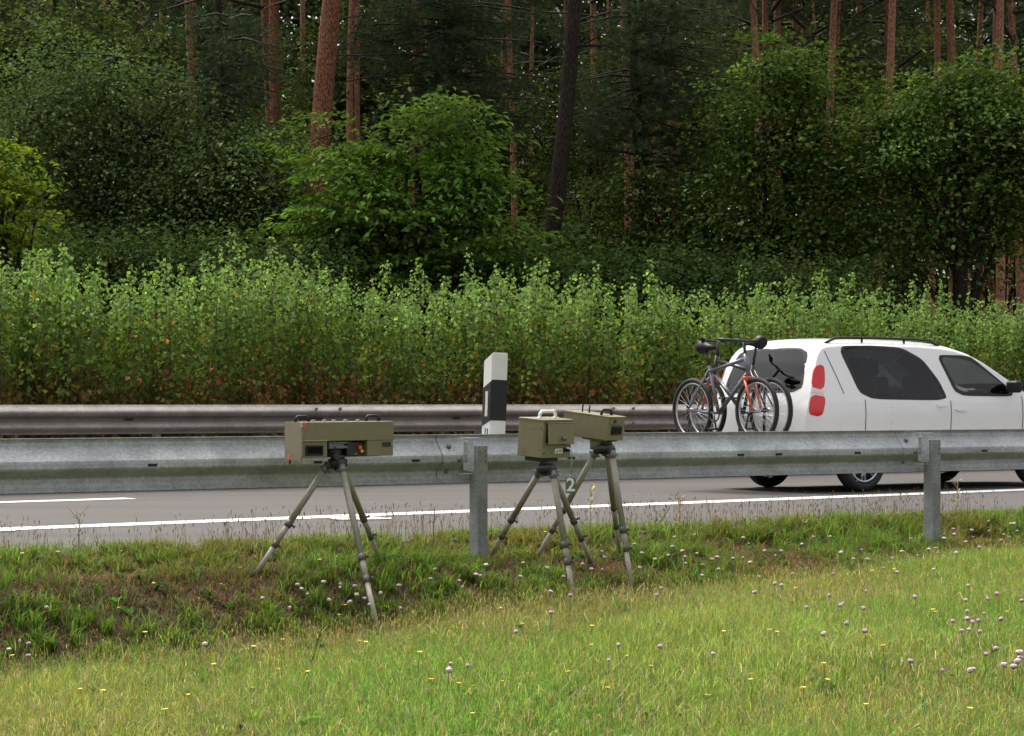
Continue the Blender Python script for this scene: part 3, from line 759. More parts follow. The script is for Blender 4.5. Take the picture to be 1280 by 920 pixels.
for sgn in (-1, 1):
    side_patch(soft([(-.685, 1.075), (-.545, 1.06), (-.495, 1.30), (-.545, 1.325), (-.62, 1.29)], 2, .2), sgn, .006, M['red_lens'], 'tail_lamp', car)
    side_patch(soft([(-.735, .80), (-.60, .78), (-.555, .93), (-.553, 1.0), (-.70, 1.012)], 2, .2), sgn, .006, M['red_lens'], 'tail_lamp', car)
    side_patch([(-.69, 1.016), (-.556, 1.006), (-.548, 1.052), (-.678, 1.066)], sgn, .005, M['white_lens'], 'reversing_lamp', car, 4, 8)
    side_patch([(1.20, .30), (1.208, .30), (1.208, .95), (1.20, .95)], sgn, 0.0035, M['black_matte'], 'door_seam', car, 40, 2)
    side_patch([(2.28, .36), (2.288, .36), (2.288, 1.0), (2.28, 1.0)], sgn, 0.0035, M['black_matte'], 'door_seam', car, 40, 2)
    side_patch([(-.02, .42), (-.012, .42), (-.012, .96), (-.02, .96)], sgn, 0.0035, M['black_matte'], 'door_seam', car, 40, 2)
    side_patch([(-.30, 1.02), (-.292, 1.02), (-.452, 1.46), (-.46, 1.46)], sgn, 0.0035, M['black_matte'], 'door_seam', car, 40, 2)
    h_ = side_patch(soft([(1.26, .84), (1.43, .84), (1.43, .872), (1.26, .872)], 1, .2), sgn, .022, M['car_white'], 'door_handle', car, 5, 8)
    side_patch([(1.0, .885), (1.14, .885), (1.14, .912), (1.0, .912)], sgn, .02, M['car_white'], 'door_handle', car, 4, 6)
    mb = MB(); pts = []
    for x in np.linspace(-.36, 1.25, 24):
        e = min((x + .36), (1.25 - x)); lift = .045 * min(1, e / .14)
        pts.append((x, sgn * .60, topz(x, .86) - .004 + lift))
    mb.tube(pts, .014, 8)
    for x in (.15, .75): mb.tube([(x, sgn * .6, topz(x, .86) - .02), (x, sgn * .6, topz(x, .86) + .035)], .012, 8)
    mb.build('roof_rail', M['black'], car)
    mb = MB(); yy = sgn * (hw(2.05, 1.05) + .11)
    mb.box((2.07, yy, 1.10), (.10, .17, .13), bev=.03, seg=3); mb.box((2.09, sgn * (hw(2.05, 1.05) + .02), 1.06), (.06, .08, .04), bev=.01); mb.build('wing_mirror', M['black'], car)
    for a in AX:
        y = sgn * .735
        m_ = MB(); m_.ring((a, y, .305), (0, 1, 0), .253, .054, 40, 12, flat=1.7); ty = m_.build('wheel', M['tyre'], car)
        m_ = MB(); m_.ring((a, y + sgn * .07, .305), (0, 1, 0), .198, .012, 36, 8)
        m_.tube([(a, y - .02, .305), (a, y + sgn * .062, .305)], .04, 14)
        for k in range(7):
            t = 2 * math.pi * k / 7 + .2
            for dt in (-.13, .13):
                m_.tube([(a + .035 * math.cos(t), y + sgn * .062, .305 + .035 * math.sin(t)), (a + .195 * math.cos(t + dt), y + sgn * .055, .305 + .195 * math.sin(t + dt))], .014, 6)
        m_.build('rim', M['alloy'], ty)
        m_ = MB(); m_.tube([(a, y - sgn * .01, .305), (a, y + sgn * .012, .305)], .19, 24); m_.build('brake_disc', M['dark_metal'], ty)
mb = MB(); mb.tube([(-.755, 0, 1.06), (-.76, .1, 1.07), (-.70, .42, 1.14)], .010, 6); mb.build('rear_wiper', M['black'], car)
mb = MB(); mb.box((-.79, 0, .74), (.016, .52, .115), bev=.003); mb.build('number_plate_panel', M['white_plastic'], car)
mb = MB(); mb.box((-.775, 0, .45), (.05, 1.3, .10), bev=.02); mb.build('rear_bumper_strip', M['black_matte'], car)
mb = MB(); mb.tube([(-.2, .0, 1.60), (-.34, .0, 1.78)], .006, 6); mb.build('aerial', M['black'], car)

# ------------------------------------------------------------------ bicycles and carrier on the tailgate
carrier = thing('bike_carrier', 'black tubular bicycle rack clamped behind the white car', 'bike rack', car_o - UV * .80, (0, 0, YAW))
mb = MB()
mb.tube([(.06, 0, .42), (-.1, 0, .44)], .03, 10); mb.build('tow_arm', M['black'], carrier)
for y in (-.25, .25):
    mb = MB(); mb.tube([(0.0, y, .47), (-.62, y, .47)], .018, 8); mb.build('frame_tube', M['black'], carrier)
for x in (-.22, -.46):
    mb = MB(); mb.box((x, 0, .50), (.075, 1.45, .03), bev=.008); mb.build('wheel_channel', M['black'], carrier)
mb = MB(); mb.tube([(-.04, -.2, .47), (-.04, -.2, 1.15), (-.04, .2, 1.15), (-.04, .2, .47)], .016, 8); mb.build('hoop', M['dark_metal'], carrier)
mb = MB(); mb.box((-.64, 0, .52), (.03, 1.1, .14), bev=.006); lp = mb.build('light_board', M['black_matte'], carrier)
for s_ in (-1, 1):
    mb = MB(); mb.box((-.658, s_ * .45, .52), (.012, .17, .10), bev=.004); mb.build('board_lamp', M['red_lens'], lp)
def bicycle(label, loc, rotz, frame_m, accent, saddle_z=.98, bar_z=1.05, flip=1):
    """bike in its own x/z plane, standing, rear wheel at x = -.52"""
    t = thing('bicycle', label, 'bicycle', loc, (0, 0, rotz))
    RW_ = .335
    for x in (-.52, .54):
        m_ = MB(); m_.ring((x, 0, RW_), (0, 1, 0), RW_ - .022, .024, 44, 8); wh = m_.build('wheel', M['tyre'], t)
        m_ = MB(); m_.ring((x, 0, RW_), (0, 1, 0), RW_ - .055, .011, 40, 6); m_.tube([(x, -.04, RW_), (x, .04, RW_)], .022, 10)
        for k in range(28):
            a = 2 * math.pi * k / 28; m_.tube([(x, .025 * (-1) ** k, RW_), (x + (RW_ - .06) * math.cos(a), 0, RW_ + (RW_ - .06) * math.sin(a))], .0018, 4, cap=False)
        m_.build('rim', M['alloy'], wh)
    m_ = MB()
    bb, st, hd, hl = Vector((-.08, 0, .30)), Vector((-.24, 0, .80)), Vector((.36, 0, .86)), Vector((.40, 0, .72))
    m_.tube([bb, st], .019, 10); m_.tube([st.lerp(bb, .12), hd], .019, 10); m_.tube([bb, hl], .022, 10); m_.tube([hd + Vector((-.01, 0, .05)), hl + Vector((.01, 0, -.03))], .024, 10)
    for y in (-.055, .055):
        m_.tube([bb + Vector((0, y * .6, 0)), (-.52, y, RW_)], .011, 8); m_.tube([st + Vector((.02, y * .5, -.05)), (-.52, y, RW_)], .009, 8)
    m_.build('frame', frame_m, t)
    m_ = MB()
    for y in (-.06, .06): m_.tube([hl + Vector((.012, y, -.06)), (.54, y, RW_)], .014, 8)
    m_.box(hl + Vector((.012, 0, -.06)), (.05, .15, .04), bev=.01); m_.build('fork', accent, t)
    m_ = MB(); sd_ = Vector((-.285, 0, saddle_z)); m_.tube([st, sd_], .014, 8); m_.build('seat_post', M['dark_metal'], t)
    m_ = MB(); m_.tube([sd_ + Vector((-.12, 0, .03)), sd_ + Vector((-.07, 0, .035)), sd_ + Vector((.05, 0, .03)), sd_ + Vector((.15, 0, .025))], [.055, .075, .035, .018], 10); m_.build('saddle', M['black'], t)
    m_ = MB(); b0 = Vector((.33, 0, bar_z)); m_.tube([hd, b0], .016, 8); m_.tube([b0 + Vector((-.06, -.31, .02)), b0 + Vector((.02, -.15, .01)), b0 + Vector((.03, 0, 0)), b0 + Vector((.02, .15, .01)), b0 + Vector((-.06, .31, .02))], .012, 8)
    hb_ = m_.build('handlebar', M['dark_metal'], t)
    for y in (-.27, .27):
        m_ = MB(); m_.tube([b0 + Vector((-.055, y, .019)), b0 + Vector((-.02, y * .75, .015))], .019, 8); m_.build('grip', M['black'], hb_)
    m_ = MB(); m_.ring((-.08, -.06, .30), (0, 1, 0), .085, .008, 26, 6); m_.tube([(-.08, -.07, .30), (-.02, -.08, .14)], .011, 6); m_.tube([(-.08, .07, .30), (-.14, .08, .46)], .011, 6)
    m_.box((-.02, -.12, .14), (.09, .09, .02), bev=.004); m_.box((-.14, .12, .46), (.09, .09, .02), bev=.004); m_.build('crank', M['dark_metal'], t)
    return t
M['bike_dark'] = plain('dark_frame_paint', (.025, .027, .032), .3, coat=.4)
M['bike_grey'] = plain('grey_frame_paint', (.14, .14, .17), .3, .3)
M['bike_orange'] = plain('orange_frame_paint', (.55, .10, .03), .35, coat=.4)
bicycle('dark framed bicycle with orange fork carried next to the tailgate', car_o - UV * 1.02 + Vector((0, 0, .515)), YAW + R(90), M['bike_dark'], M['bike_orange'], 1.0, 1.06)
bicycle('grey bicycle with orange wheel stays on the outer channel of the rack', car_o - UV * 1.26 - NV * .05 + Vector((0, 0, .515)), YAW - R(90), M['bike_grey'], M['bike_orange'], .96, 1.04)

# ------------------------------------------------------------------ leaf and grass generators
def unit(v): return v / np.maximum(np.linalg.norm(v, axis=-1, keepdims=True), 1e-9)
def leaves(C, Ln, Wd, nrm, tint, axis=None, fold=.18):
    """four-cornered leaves folded along the midrib"""
    N = len(C); nrm = unit(nrm)
    a = rng.normal(size=(N, 3)) if axis is None else axis + rng.normal(size=(N, 3)) * .5
    t = unit(a - nrm * (a * nrm).sum(1, keepdims=True)); b = np.cross(nrm, t)
    Ln = np.broadcast_to(Ln, (N,))[:, None]; Wd = np.broadcast_to(Wd, (N,))[:, None]
    V = np.stack([C - t * Ln * .5, C + b * Wd * .5 + nrm * Wd * fold + t * Ln * .05, C + t * Ln * .5 - nrm * Ln * .12, C - b * Wd * .5 + nrm * Wd * fold + t * Ln * .05], 1).reshape(-1, 3)
    i = np.arange(N)[:, None] * 4
    Fc = np.concatenate([i + [[0, 1, 2]], i + [[0, 2, 3]]], 0)
    return V, Fc, np.repeat(tint, 4, 0)
def blades(P, h, wd, az, lean, c0, c1):
    N = len(P); sx, sy = np.cos(az), np.sin(az)
    side = np.stack([-sy, sx, np.zeros(N)], 1); dr = np.stack([sx, sy, np.zeros(N)], 1)
    h = h[:, None]; wd = np.broadcast_to(wd, (N,))[:, None]; ln = lean[:, None]
    up = np.array([[0, 0, 1.0]])
    m = P + up * h * .55 + dr * h * ln * .28; tp = P + up * h * (1 - .25 * ln) + dr * h * ln
    V = np.stack([P - side * wd * .5, P + side * wd * .5, m + side * wd * .42, m - side * wd * .42, tp], 1).reshape(-1, 3)
    i = np.arange(N)[:, None] * 5
    T = np.stack([c0, c0, (c0 + c1) / 2, (c0 + c1) / 2, c1], 1).reshape(-1, 3)
    return V, (i + [[0, 1, 2, 3]], i + [[3, 2, 4]]), T
def join(parts):
    V, F3, F4, T = [], [], [], []; o = 0
    for v, fs, t in parts:
        for f in (fs if isinstance(fs, tuple) else (fs,)): (F3 if f.shape[1] == 3 else F4).append(f + o)
        V.append(v); T.append(t); o += len(v)
    faces = [np.concatenate(x) for x in (F3, F4) if x]
    return np.concatenate(V), faces, np.concatenate(T)
def vary(base, N, v=.25, hue=.1):
    b = np.asarray(base)[None, :] * np.exp(rng.normal(size=(N, 1)) * v)
    return b * np.exp(rng.normal(size=(N, 3)) * hue)
def noise2(x, y, seed=0, oct=3, f=1.0):
    r = np.random.default_rng(seed); o = np.zeros_like(x)
    for k in range(oct):
        for _ in range(3):
            a = r.uniform(0, 6.28); p = r.uniform(0, 6.28); q = f * 2 ** k * r.uniform(.7, 1.3)
            o = o + np.sin((x * math.cos(a) + y * math.sin(a)) * q + p) / (2 ** k)
    return o / 3

# ------------------------------------------------------------------ grass
def in_view(X, Y, m=1.2):
    return np.abs(X) < .2418 * Y + m
def scatter(n_per, n0, n1, s0=-1, s1=20):
    A_ = (n1 - n0) * (s1 - s0); k = int(A_ * n_per)
    s = rng.uniform(s0, s1, k); n = rng.uniform(n0, n1, k)
    X = UX * s - UY * n; Y = UY * s + UX * n
    ok = in_view(X, Y) & (Y > 7.3)
    return X[ok], Y[ok], n[ok], s[ok]
def tufts(per, k, n0, n1):
    X, Y, n, s = scatter(per, n0, n1); q = rng.integers(k // 2, k * 2, len(X)); i = np.repeat(np.arange(len(X)), q)
    rad = np.repeat(rng.uniform(.02, .07, len(X)), q); a = rng.uniform(0, 6.28, len(i)); r_ = rng.uniform(0, 1, len(i)) ** .6 * rad
    X = X[i] + r_ * np.cos(a); Y = Y[i] + r_ * np.sin(a); s, n = sn(X, Y); return X, Y, n, s
SOILP = []
for px, py, r in ((120, 728, .55), (60, 745, .3), (190, 760, .3), (330, 705, .35), (650, 690, .35), (755, 690, .35), (600, 690, .35), (960, 690, .55), (270, 740, .3), (710, 715, .25), (1190, 705, .3), (640, 720, .2)):
    p = ground_at(px, py); SOILP.append((p.x, p.y, r))
LUSH = []
for px, py, r in ((180, 825, .5), (500, 715, .35), (560, 730, .35), (1090, 680, .5), (860, 710, .4), (410, 735, .35), (60, 690, .4), (60, 810, .35), (120, 845, .4), (260, 835, .4), (20, 850, .4), (350, 795, .3), (690, 745, .3)):
    p = ground_at(px, py); LUSH.append((p.x, p.y, r))
def blobs(X, Y, L):
    o = np.zeros_like(X)
    for x, y, r in L: o = np.maximum(o, np.exp(-(((X - x) ** 2 + ((Y - y) * .8) ** 2) / r ** 2) * 1.2))
    return o
G_GREEN, G_YEL, G_LUSH, G_DRY = np.array([.160, .300, .058]), np.array([.250, .320, .088]), np.array([.105, .200, .036]), np.array([.30, .22, .11])
def lawn_edge(s): return 10.42 + .07 * np.sin(1.3 * s) + .05 * np.sin(3.1 * s + 1)
parts = []
# lawn
X, Y, n, s = scatter(8500, 3.5, 11.0)
keep = n < lawn_edge(s) + rng.normal(size=len(n)) * .30 + .02; X, Y, n, s = X[keep], Y[keep], n[keep], s[keep]
P = np.stack([X, Y, zg(X, Y) - .005], 1); N = len(X)
mixv = np.clip(.30 + .70 * noise2(X, Y, 3, 4, 1.8) + rng.normal(size=N) * .28, 0, 1)[:, None]
h = rng.uniform(.04, .12, N) * (1 + .5 * noise2(X, Y, 5, 2, 2.2)); h = np.clip(h, .035, .2)
c0 = (G_GREEN * (1 - mixv) + G_YEL * mixv) * np.exp(rng.normal(size=(N, 1)) * .42 - .06)
c0 = np.where((rng.uniform(size=N) < .07)[:, None], G_DRY * np.exp(rng.normal(size=(N, 1)) * .3), c0)
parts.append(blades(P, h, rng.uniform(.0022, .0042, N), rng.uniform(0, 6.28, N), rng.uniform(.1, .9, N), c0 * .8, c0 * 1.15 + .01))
X, Y, n, s = tufts(7, 30, 3.5, 10.4); keep = noise2(X, Y, 61, 2, 1.4) > .05; X, Y = X[keep], Y[keep]
N = len(X); P = np.stack([X, Y, zg(X, Y) - .005], 1); c0 = vary((.085, .190, .040), N, .25, .08)
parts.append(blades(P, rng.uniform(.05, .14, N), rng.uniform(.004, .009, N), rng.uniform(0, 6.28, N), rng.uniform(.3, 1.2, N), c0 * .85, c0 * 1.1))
# fine seed stalks on the lawn
X, Y, n, s = scatter(620, 3.5, 10.7)
keep = (n < lawn_edge(s)) & (rng.uniform(size=len(n)) < .55 + .45 * noise2(X, Y, 9, 2, 1.5)); X, Y = X[keep], Y[keep]
N = len(X); P = np.stack([X, Y, zg(X, Y)], 1); h = rng.uniform(.10, .21, N); az = rng.uniform(0, 6.28, N); lean = rng.uniform(.05, .35, N)
dry = vary((.34, .29, .15), N, .25, .1)
parts.append(blades(P, h, np.full(N, .0022), az, lean, vary((.17, .18, .06), N), dry))
tip = P + np.stack([np.cos(az) * h * lean, np.sin(az) * h * lean, h * (1 - .25 * lean)], 1)
parts.append(leaves(tip, rng.uniform(.015, .035, N), rng.uniform(.003, .006, N), rng.normal(size=(N, 3)) * [1, 1, .2], dry, axis=np.tile([[0, 0, 3.0]], (N, 1))))
X, Y, n, s = scatter(9, 3.5, 10.4); k = 8
N = len(X); Xr = np.repeat(X, k); Yr = np.repeat(Y, k); az = rng.uniform(0, 6.28, N * k); sz = np.repeat(rng.uniform(.03, .06, N), k) * rng.uniform(.7, 1.2, N * k)
P = np.stack([Xr, Yr, zg(Xr, Yr) + .03], 1); c0 = np.repeat(vary((.10, .21, .045), N, .25, .08), k, 0)
parts.append(blades(P, sz, sz * .26, az, rng.uniform(.8, 1.8, N * k), c0, c0 * 1.1))
X, Y, n, s = scatter(260, 3.5, 10.6); N = len(X); P = np.stack([X, Y, zg(X, Y) + rng.uniform(.02, .09, N)], 1); c0 = vary((.36, .29, .16), N, .3, .08)
parts.append(blades(P, rng.uniform(.03, .09, N), np.full(N, .003), rng.uniform(0, 6.28, N), rng.uniform(1.2, 3, N), c0, c0))
V, Fs, T = join(parts)
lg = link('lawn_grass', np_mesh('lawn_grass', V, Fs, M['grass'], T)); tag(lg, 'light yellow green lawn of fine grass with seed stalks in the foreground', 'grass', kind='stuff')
# verge
parts = []
X, Y, n, s = tufts(120, 36, 10.25, 12.55)
sp = blobs(X, Y, SOILP); lu = blobs(X, Y, LUSH); rim = np.exp(-((n - 12.0) / .38) ** 2)
dens = np.clip(.62 + .5 * noise2(X, Y, 11, 3, 4.2) + .7 * lu + .8 * rim - .75 * sp, .10, 1)
keep = (rng.uniform(size=len(X)) < dens) & (n > lawn_edge(s) - .05 + rng.normal(size=len(n)) * .12); X, Y, n, s, lu, rim = X[keep], Y[keep], n[keep], s[keep], lu[keep], rim[keep]
N = len(X); P = np.stack([X, Y, zg(X, Y) - .005], 1)
h = rng.uniform(.025, .105, N) * (1 + .6 * lu + .7 * rim); mixv = np.clip(.3 + .4 * noise2(X, Y, 4, 3, 2.5) + rng.normal(size=N) * .25, 0, 1)[:, None]
c0 = (G_LUSH * (1 - mixv) + G_GREEN * .8 * mixv) * np.exp(rng.normal(size=(N, 1)) * .38)
ol = np.clip(.35 + .6 * noise2(X, Y, 71, 3, 3.0) - lu, 0, .8)[:, None]; c0 = c0 * (1 - ol) + np.array([.16, .145, .05]) * ol * np.exp(rng.normal(size=(N, 1)) * .3)
dr = (rng.uniform(size=N) < .22)[:, None]; c0 = np.where(dr, G_DRY * .7, c0)
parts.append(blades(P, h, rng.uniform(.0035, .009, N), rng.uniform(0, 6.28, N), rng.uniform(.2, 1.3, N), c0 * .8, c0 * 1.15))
# rosette leaves
X, Y, n, s = scatter(22, 10.3, 12.1); k = 9
N = len(X); Xr = np.repeat(X, k); Yr = np.repeat(Y, k); az = rng.uniform(0, 6.28, N * k); sz = np.repeat(rng.uniform(.04, .09, N), k) * rng.uniform(.7, 1.2, N * k)
P = np.stack([Xr, Yr, zg(Xr, Yr)], 1); c0 = np.repeat(vary((.060, .125, .026), N, .25, .08), k, 0)
parts.append(blades(P, sz, sz * .22, az, rng.uniform(1.0, 2.2, N * k), c0, c0 * 1.1))
# dark thin stalks along the asphalt edge
X, Y, n, s = scatter(330, 11.75, 12.75)
keep = rng.uniform(size=len(X)) < .45 + .5 * noise2(X, Y, 21, 2, 2.0); X, Y = X[keep], Y[keep]
N = len(X); P = np.stack([X, Y, np.maximum(zg(X, Y), -.05)], 1); h = rng.uniform(.10, .27, N); az = rng.uniform(0, 6.28, N); lean = rng.uniform(.05, .5, N)
dry = vary((.115, .085, .055), N, .25, .1)
parts.append(blades(P, h, np.full(N, .0026), az, lean, vary((.11, .12, .04), N), dry))
tip = P + np.stack([np.cos(az) * h * lean, np.sin(az) * h * lean, h * (1 - .25 * lean)], 1)
parts.append(leaves(tip, rng.uniform(.02, .05, N), rng.uniform(.004, .009, N), rng.normal(size=(N, 3)) * [1, 1, .2], dry, axis=np.tile([[0, 0, 3.0]], (N, 1))))
# dead straw on the bare soil
X, Y, n, s = scatter(5200, 10.3, 12.2); N = len(X); P = np.stack([X, Y, zg(X, Y) + .004], 1)
c0 = vary((.19, .125, .075), N, .4, .12)
parts.append(blades(P, rng.uniform(.015, .05, N), rng.uniform(.002, .005, N), rng.uniform(0, 6.28, N), rng.uniform(1, 2.2, N), c0, c0))
X, Y, n, s = scatter(1500, 10.3, 12.1); N = len(X); P = np.stack([X, Y, zg(X, Y) + .006], 1)
parts.append(leaves(P, rng.uniform(.008, .03, N), rng.uniform(.006, .02, N), rng.normal(size=(N, 3)) + [0, 0, .6], vary((.11, .075, .05), N, .45, .12), fold=.35))
V, Fs, T = join(parts)
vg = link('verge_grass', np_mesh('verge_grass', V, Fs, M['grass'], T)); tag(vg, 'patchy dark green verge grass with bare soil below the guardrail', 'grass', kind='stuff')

# ------------------------------------------------------------------ flowers
def pink_mesh(h, r, pet, lean):
    mb = MB(); top = Vector((lean * h, 0, h))
    mb.tube([(0, 0, -.01), (lean * h * .4, 0, h * .5), top], .0016, 4, mi=0, cap=False)
    g_ = bmesh.ops.create_icosphere(mb.bm, subdivisions=2, radius=r)
    for v in g_['verts']:
        j = 1 + random.uniform(-.16, .16); v.co = Vector((v.co.x * j, v.co.y * j, v.co.z * .82 * j)) + top + Vector((0, 0, r * .35))
    for f in {f for v in g_['verts'] for f in v.link_faces}: f.material_index = 1 if f.calc_center_median().z > top.z + r * .02 else 2
    return mb.mesh('thrift_flower', [M['stem'], pet, M['calyx']])
PINK = [pink_mesh(h_, r_, M['petal'] if i % 2 else M['petal_pale'], l_) for i, (h_, r_, l_) in enumerate(((.16, .0135, .1), (.20, .015, .2), (.13, .012, .3), (.18, .014, .05), (.22, .0155, .15), (.15, .0125, .25)))]
PINK_H = (.16, .20, .13, .18, .22, .15)
pk = [(637, 791), (776, 806), (817, 807), (760, 824), (563, 829), (570, 836), (577, 831), (557, 838), (633, 761), (687, 767), (1084, 740), (1040, 718), (949, 742), (961, 730), (973, 732), (1007, 760), (1041, 745), (1050, 753), (1074, 761), (1053, 758), (1148, 748), (1206, 752), (1238, 748), (1252, 744), (1214, 765), (1203, 775), (1222, 777), (1219, 780), (1244, 775), (1205, 787), (1207, 791), (1220, 790), (1236, 768), (1191, 778), (1130, 827), (1174, 838), (1218, 837), (1250, 832), (1262, 835), (1274, 824), (1231, 817), (1211, 840), (1278, 818), (1268, 829), (1044, 793), (1083, 790), (888, 816), (1054, 779), (1213, 733), (1125, 716), (1168, 712), (1280, 752), (1240, 812),
      (34, 802), (42, 806), (35, 821), (20, 812), (67, 761), (243, 806), (334, 749), (373, 731), (371, 737), (393, 728), (424, 735), (432, 732), (445, 734), (372, 760), (383, 745), (453, 745), (457, 750), (430, 755), (445, 753), (460, 757), (415, 750), (474, 743), (495, 733), (505, 760), (538, 712), (546, 724), (580, 727), (597, 719), (600, 721), (574, 735), (615, 707), (657, 704), (645, 720), (690, 711), (700, 720), (753, 691), (752, 697), (800, 680), (793, 710), (728, 706), (735, 713), (760, 712), (826, 736), (823, 745), (690, 741), (712, 745),
      (838, 695), (848, 690), (860, 697), (856, 705), (875, 693), (876, 707), (890, 700), (900, 698), (915, 699), (931, 698), (930, 680), (960, 688), (965, 695), (941, 704), (925, 672), (1003, 680), (1051, 690), (1056, 692), (1040, 671), (1072, 698), (1075, 688), (1113, 699), (1148, 673), (1158, 687), (1169, 686), (1174, 692), (1180, 668), (1184, 674), (1200, 668), (1216, 664), (1220, 672), (1231, 664), (1240, 652), (1252, 668), (1261, 655), (1265, 672), (1272, 664), (1245, 676), (1224, 684), (1205, 678), (1192, 692), (1150, 695), (1187, 662), (1270, 655), (1134, 690), (1086, 699), (986, 717), (880, 720), (895, 712), (820, 700), (810, 692), (850, 683), (842, 672), (1010, 671), (980, 690)]
rnd = random.Random(4)
for i, (px, py) in enumerate(pk):
    v = rnd.randrange(6); hh = PINK_H[v] * (.75 if py < 730 else .9)
    p = ground_at(px, py, hh)
    o = link('thrift_flower', PINK[v]); o.location = (p.x, p.y, float(zg(p.x, p.y))); q = rnd.uniform(.68, 1.12); o.scale = (q, q, .75 if py < 730 else .9)
    o.rotation_euler = (rnd.uniform(-.12, .12), rnd.uniform(-.12, .12), rnd.uniform(0, 6.28))
    tag(o, 'round pale pink flower head on a thin stem in the grass', 'flower', 'pink flowers in the grass')
def yellow_mesh(h, r):
    mb = MB(); mb.tube([(0, 0, -.01), (.01, 0, h)], .0015, 4, mi=0, cap=False)
    for k in range(9):
        a = 2 * math.pi * k / 9; c = Vector((.01, 0, h)); d_ = Vector((math.cos(a), math.sin(a), .35)); q = Vector((-math.sin(a), math.cos(a), 0)) * r * .3
        f = mb.bm.faces.new([mb.bm.verts.new(x) for x in (c, c + d_ * r * .7 + q, c + d_ * r, c + d_ * r * .7 - q)]); f.material_index = 1
    return mb.mesh('hawkweed_flower', [M['stem'], M['yellow']])
YEL = [yellow_mesh(.14, .013), yellow_mesh(.18, .015), yellow_mesh(.10, .012)]; YH = (.14, .18, .10)
yl = [(300, 710), (102, 862), (128, 864), (278, 875), (420, 769), (356, 800), (349, 837), (386, 840), (276, 830), (194, 730), (273, 731), (18, 820), (212, 887), (319, 808), (150, 760), (180, 790), (430, 757), (445, 801), (594, 858), (626, 852), (571, 855), (738, 782), (740, 806), (762, 860), (776, 864), (782, 820), (654, 780), (452, 802), (520, 815), (540, 850), (812, 833), (596, 892), (1033, 829), (1029, 849), (1006, 860), (940, 850), (1108, 808), (1106, 818), (909, 789), (970, 790), (963, 788), (1170, 762), (1176, 765), (1133, 732), (1107, 710), (1120, 711), (1090, 713), (1060, 727), (1260, 765), (1000, 735), (950, 721), (1105, 640), (1183, 639), (1221, 643), (1040, 634), (870, 668), (1212, 886), (1085, 880), (680, 665), (30, 692), (195, 685), (155, 689), (350, 684), (715, 840), (880, 870), (1150, 800), (1190, 730), (1230, 745), (1275, 735), (990, 726), (240, 868), (310, 860), (70, 690), (480, 770), (400, 700)]
for i, (px, py) in enumerate(yl):
    v = rnd.randrange(3); hh = YH[v]; p = ground_at(px, py, hh)
    o = link('hawkweed_flower', YEL[v]); o.location = (p.x, p.y, float(zg(p.x, p.y))); o.rotation_euler = (rnd.uniform(-.1, .1), rnd.uniform(-.1, .1), rnd.uniform(0, 6.28))
    tag(o, 'small yellow flower on a thin stem in the grass', 'flower', 'yellow flowers in the grass')

# ------------------------------------------------------------------ single tall weeds
def weed(label, px, py, h, mat, lean=.1, side=5, leaf=.05, head=None):
    p = ground_at(px, py); t = thing('tall_weed', label, 'weed', (p.x, p.y, float(zg(p.x, p.y))))
    mb = MB(); mb.tube([(0, 0, -.02), (lean * h * .3, 0, h * .5), (lean * h, 0, h)], [.0035, .0028, .0018], 5)
    for k in range(side):
        z = h * rnd.uniform(.35, .95); a = rnd.uniform(0, 6.28); L = rnd.uniform(.5, 1.2) * leaf * 2; b = Vector((lean * h * (z / h) ** 1.5, 0, z))
        mb.tube([b, b + Vector((math.cos(a) * L, math.sin(a) * L, L * 1.1))], [.0018, .001], 4, cap=False)
    mb.build('stalk', mat, t)
    mb = MB()
    for k in range(side * 3):
        z = h * rnd.uniform(.3, 1.0); a = rnd.uniform(0, 6.28); L = leaf * rnd.uniform(.5, 1.1); b = Vector((lean * h * (z / h) ** 1.5 + math.cos(a) * L * .8, math.sin(a) * L * .8, z + L * .5))
        d_ = Vector((math.cos(a), math.sin(a), .5)).normalized() * L * .5; q = Vector((-math.sin(a), math.cos(a), .2)) * L * .2
        mb.bm.faces.new([mb.bm.verts.new(v) for v in (b - d_, b + q, b + d_, b - q)])
    mb.build('leafage', head or mat, t)
M['dry_orange'] = plain('dry_dock', (.36, .17, .07), .8); M['dry_straw'] = plain('dry_straw', (.33, .27, .12), .8); M['dark_stalk'] = plain('dark_stalk', (.07, .06, .035), .8)
weed('small green leafy weed at the asphalt edge on the far left', 98, 684, .22, M['stem'], .05, 7, .04)
weed('dark thin stalk with seed heads left of the middle post', 541, 690, .30, M['dark_stalk'], .05, 6, .02)
weed('rusty orange dry dock stalk just right of the rear tripod', 848, 678, .34, M['dry_orange'], .05, 8, .035)
weed('tall yellowish stalk behind the legs of the rear tripod', 738, 690, .48, M['dry_straw'], .02, 8, .03, M['yellow'])
weed('tall pale green grass stalk right of the right guardrail post', 1196, 668, .42, M['dry_straw'], .02, 8, .035)
weed('bent green stalk leaning right beside the rear tripod', 815, 690, .42, M['stem'], .45, 5, .04)
weed('long dark bent straw leaning over the lawn edge', 385, 838, .40, M['dark_stalk'], .55, 2, .012)
weed('pale thin stalk between the car wheel and the grass', 1000, 678, .34, M['dry_straw'], .25, 5, .03)

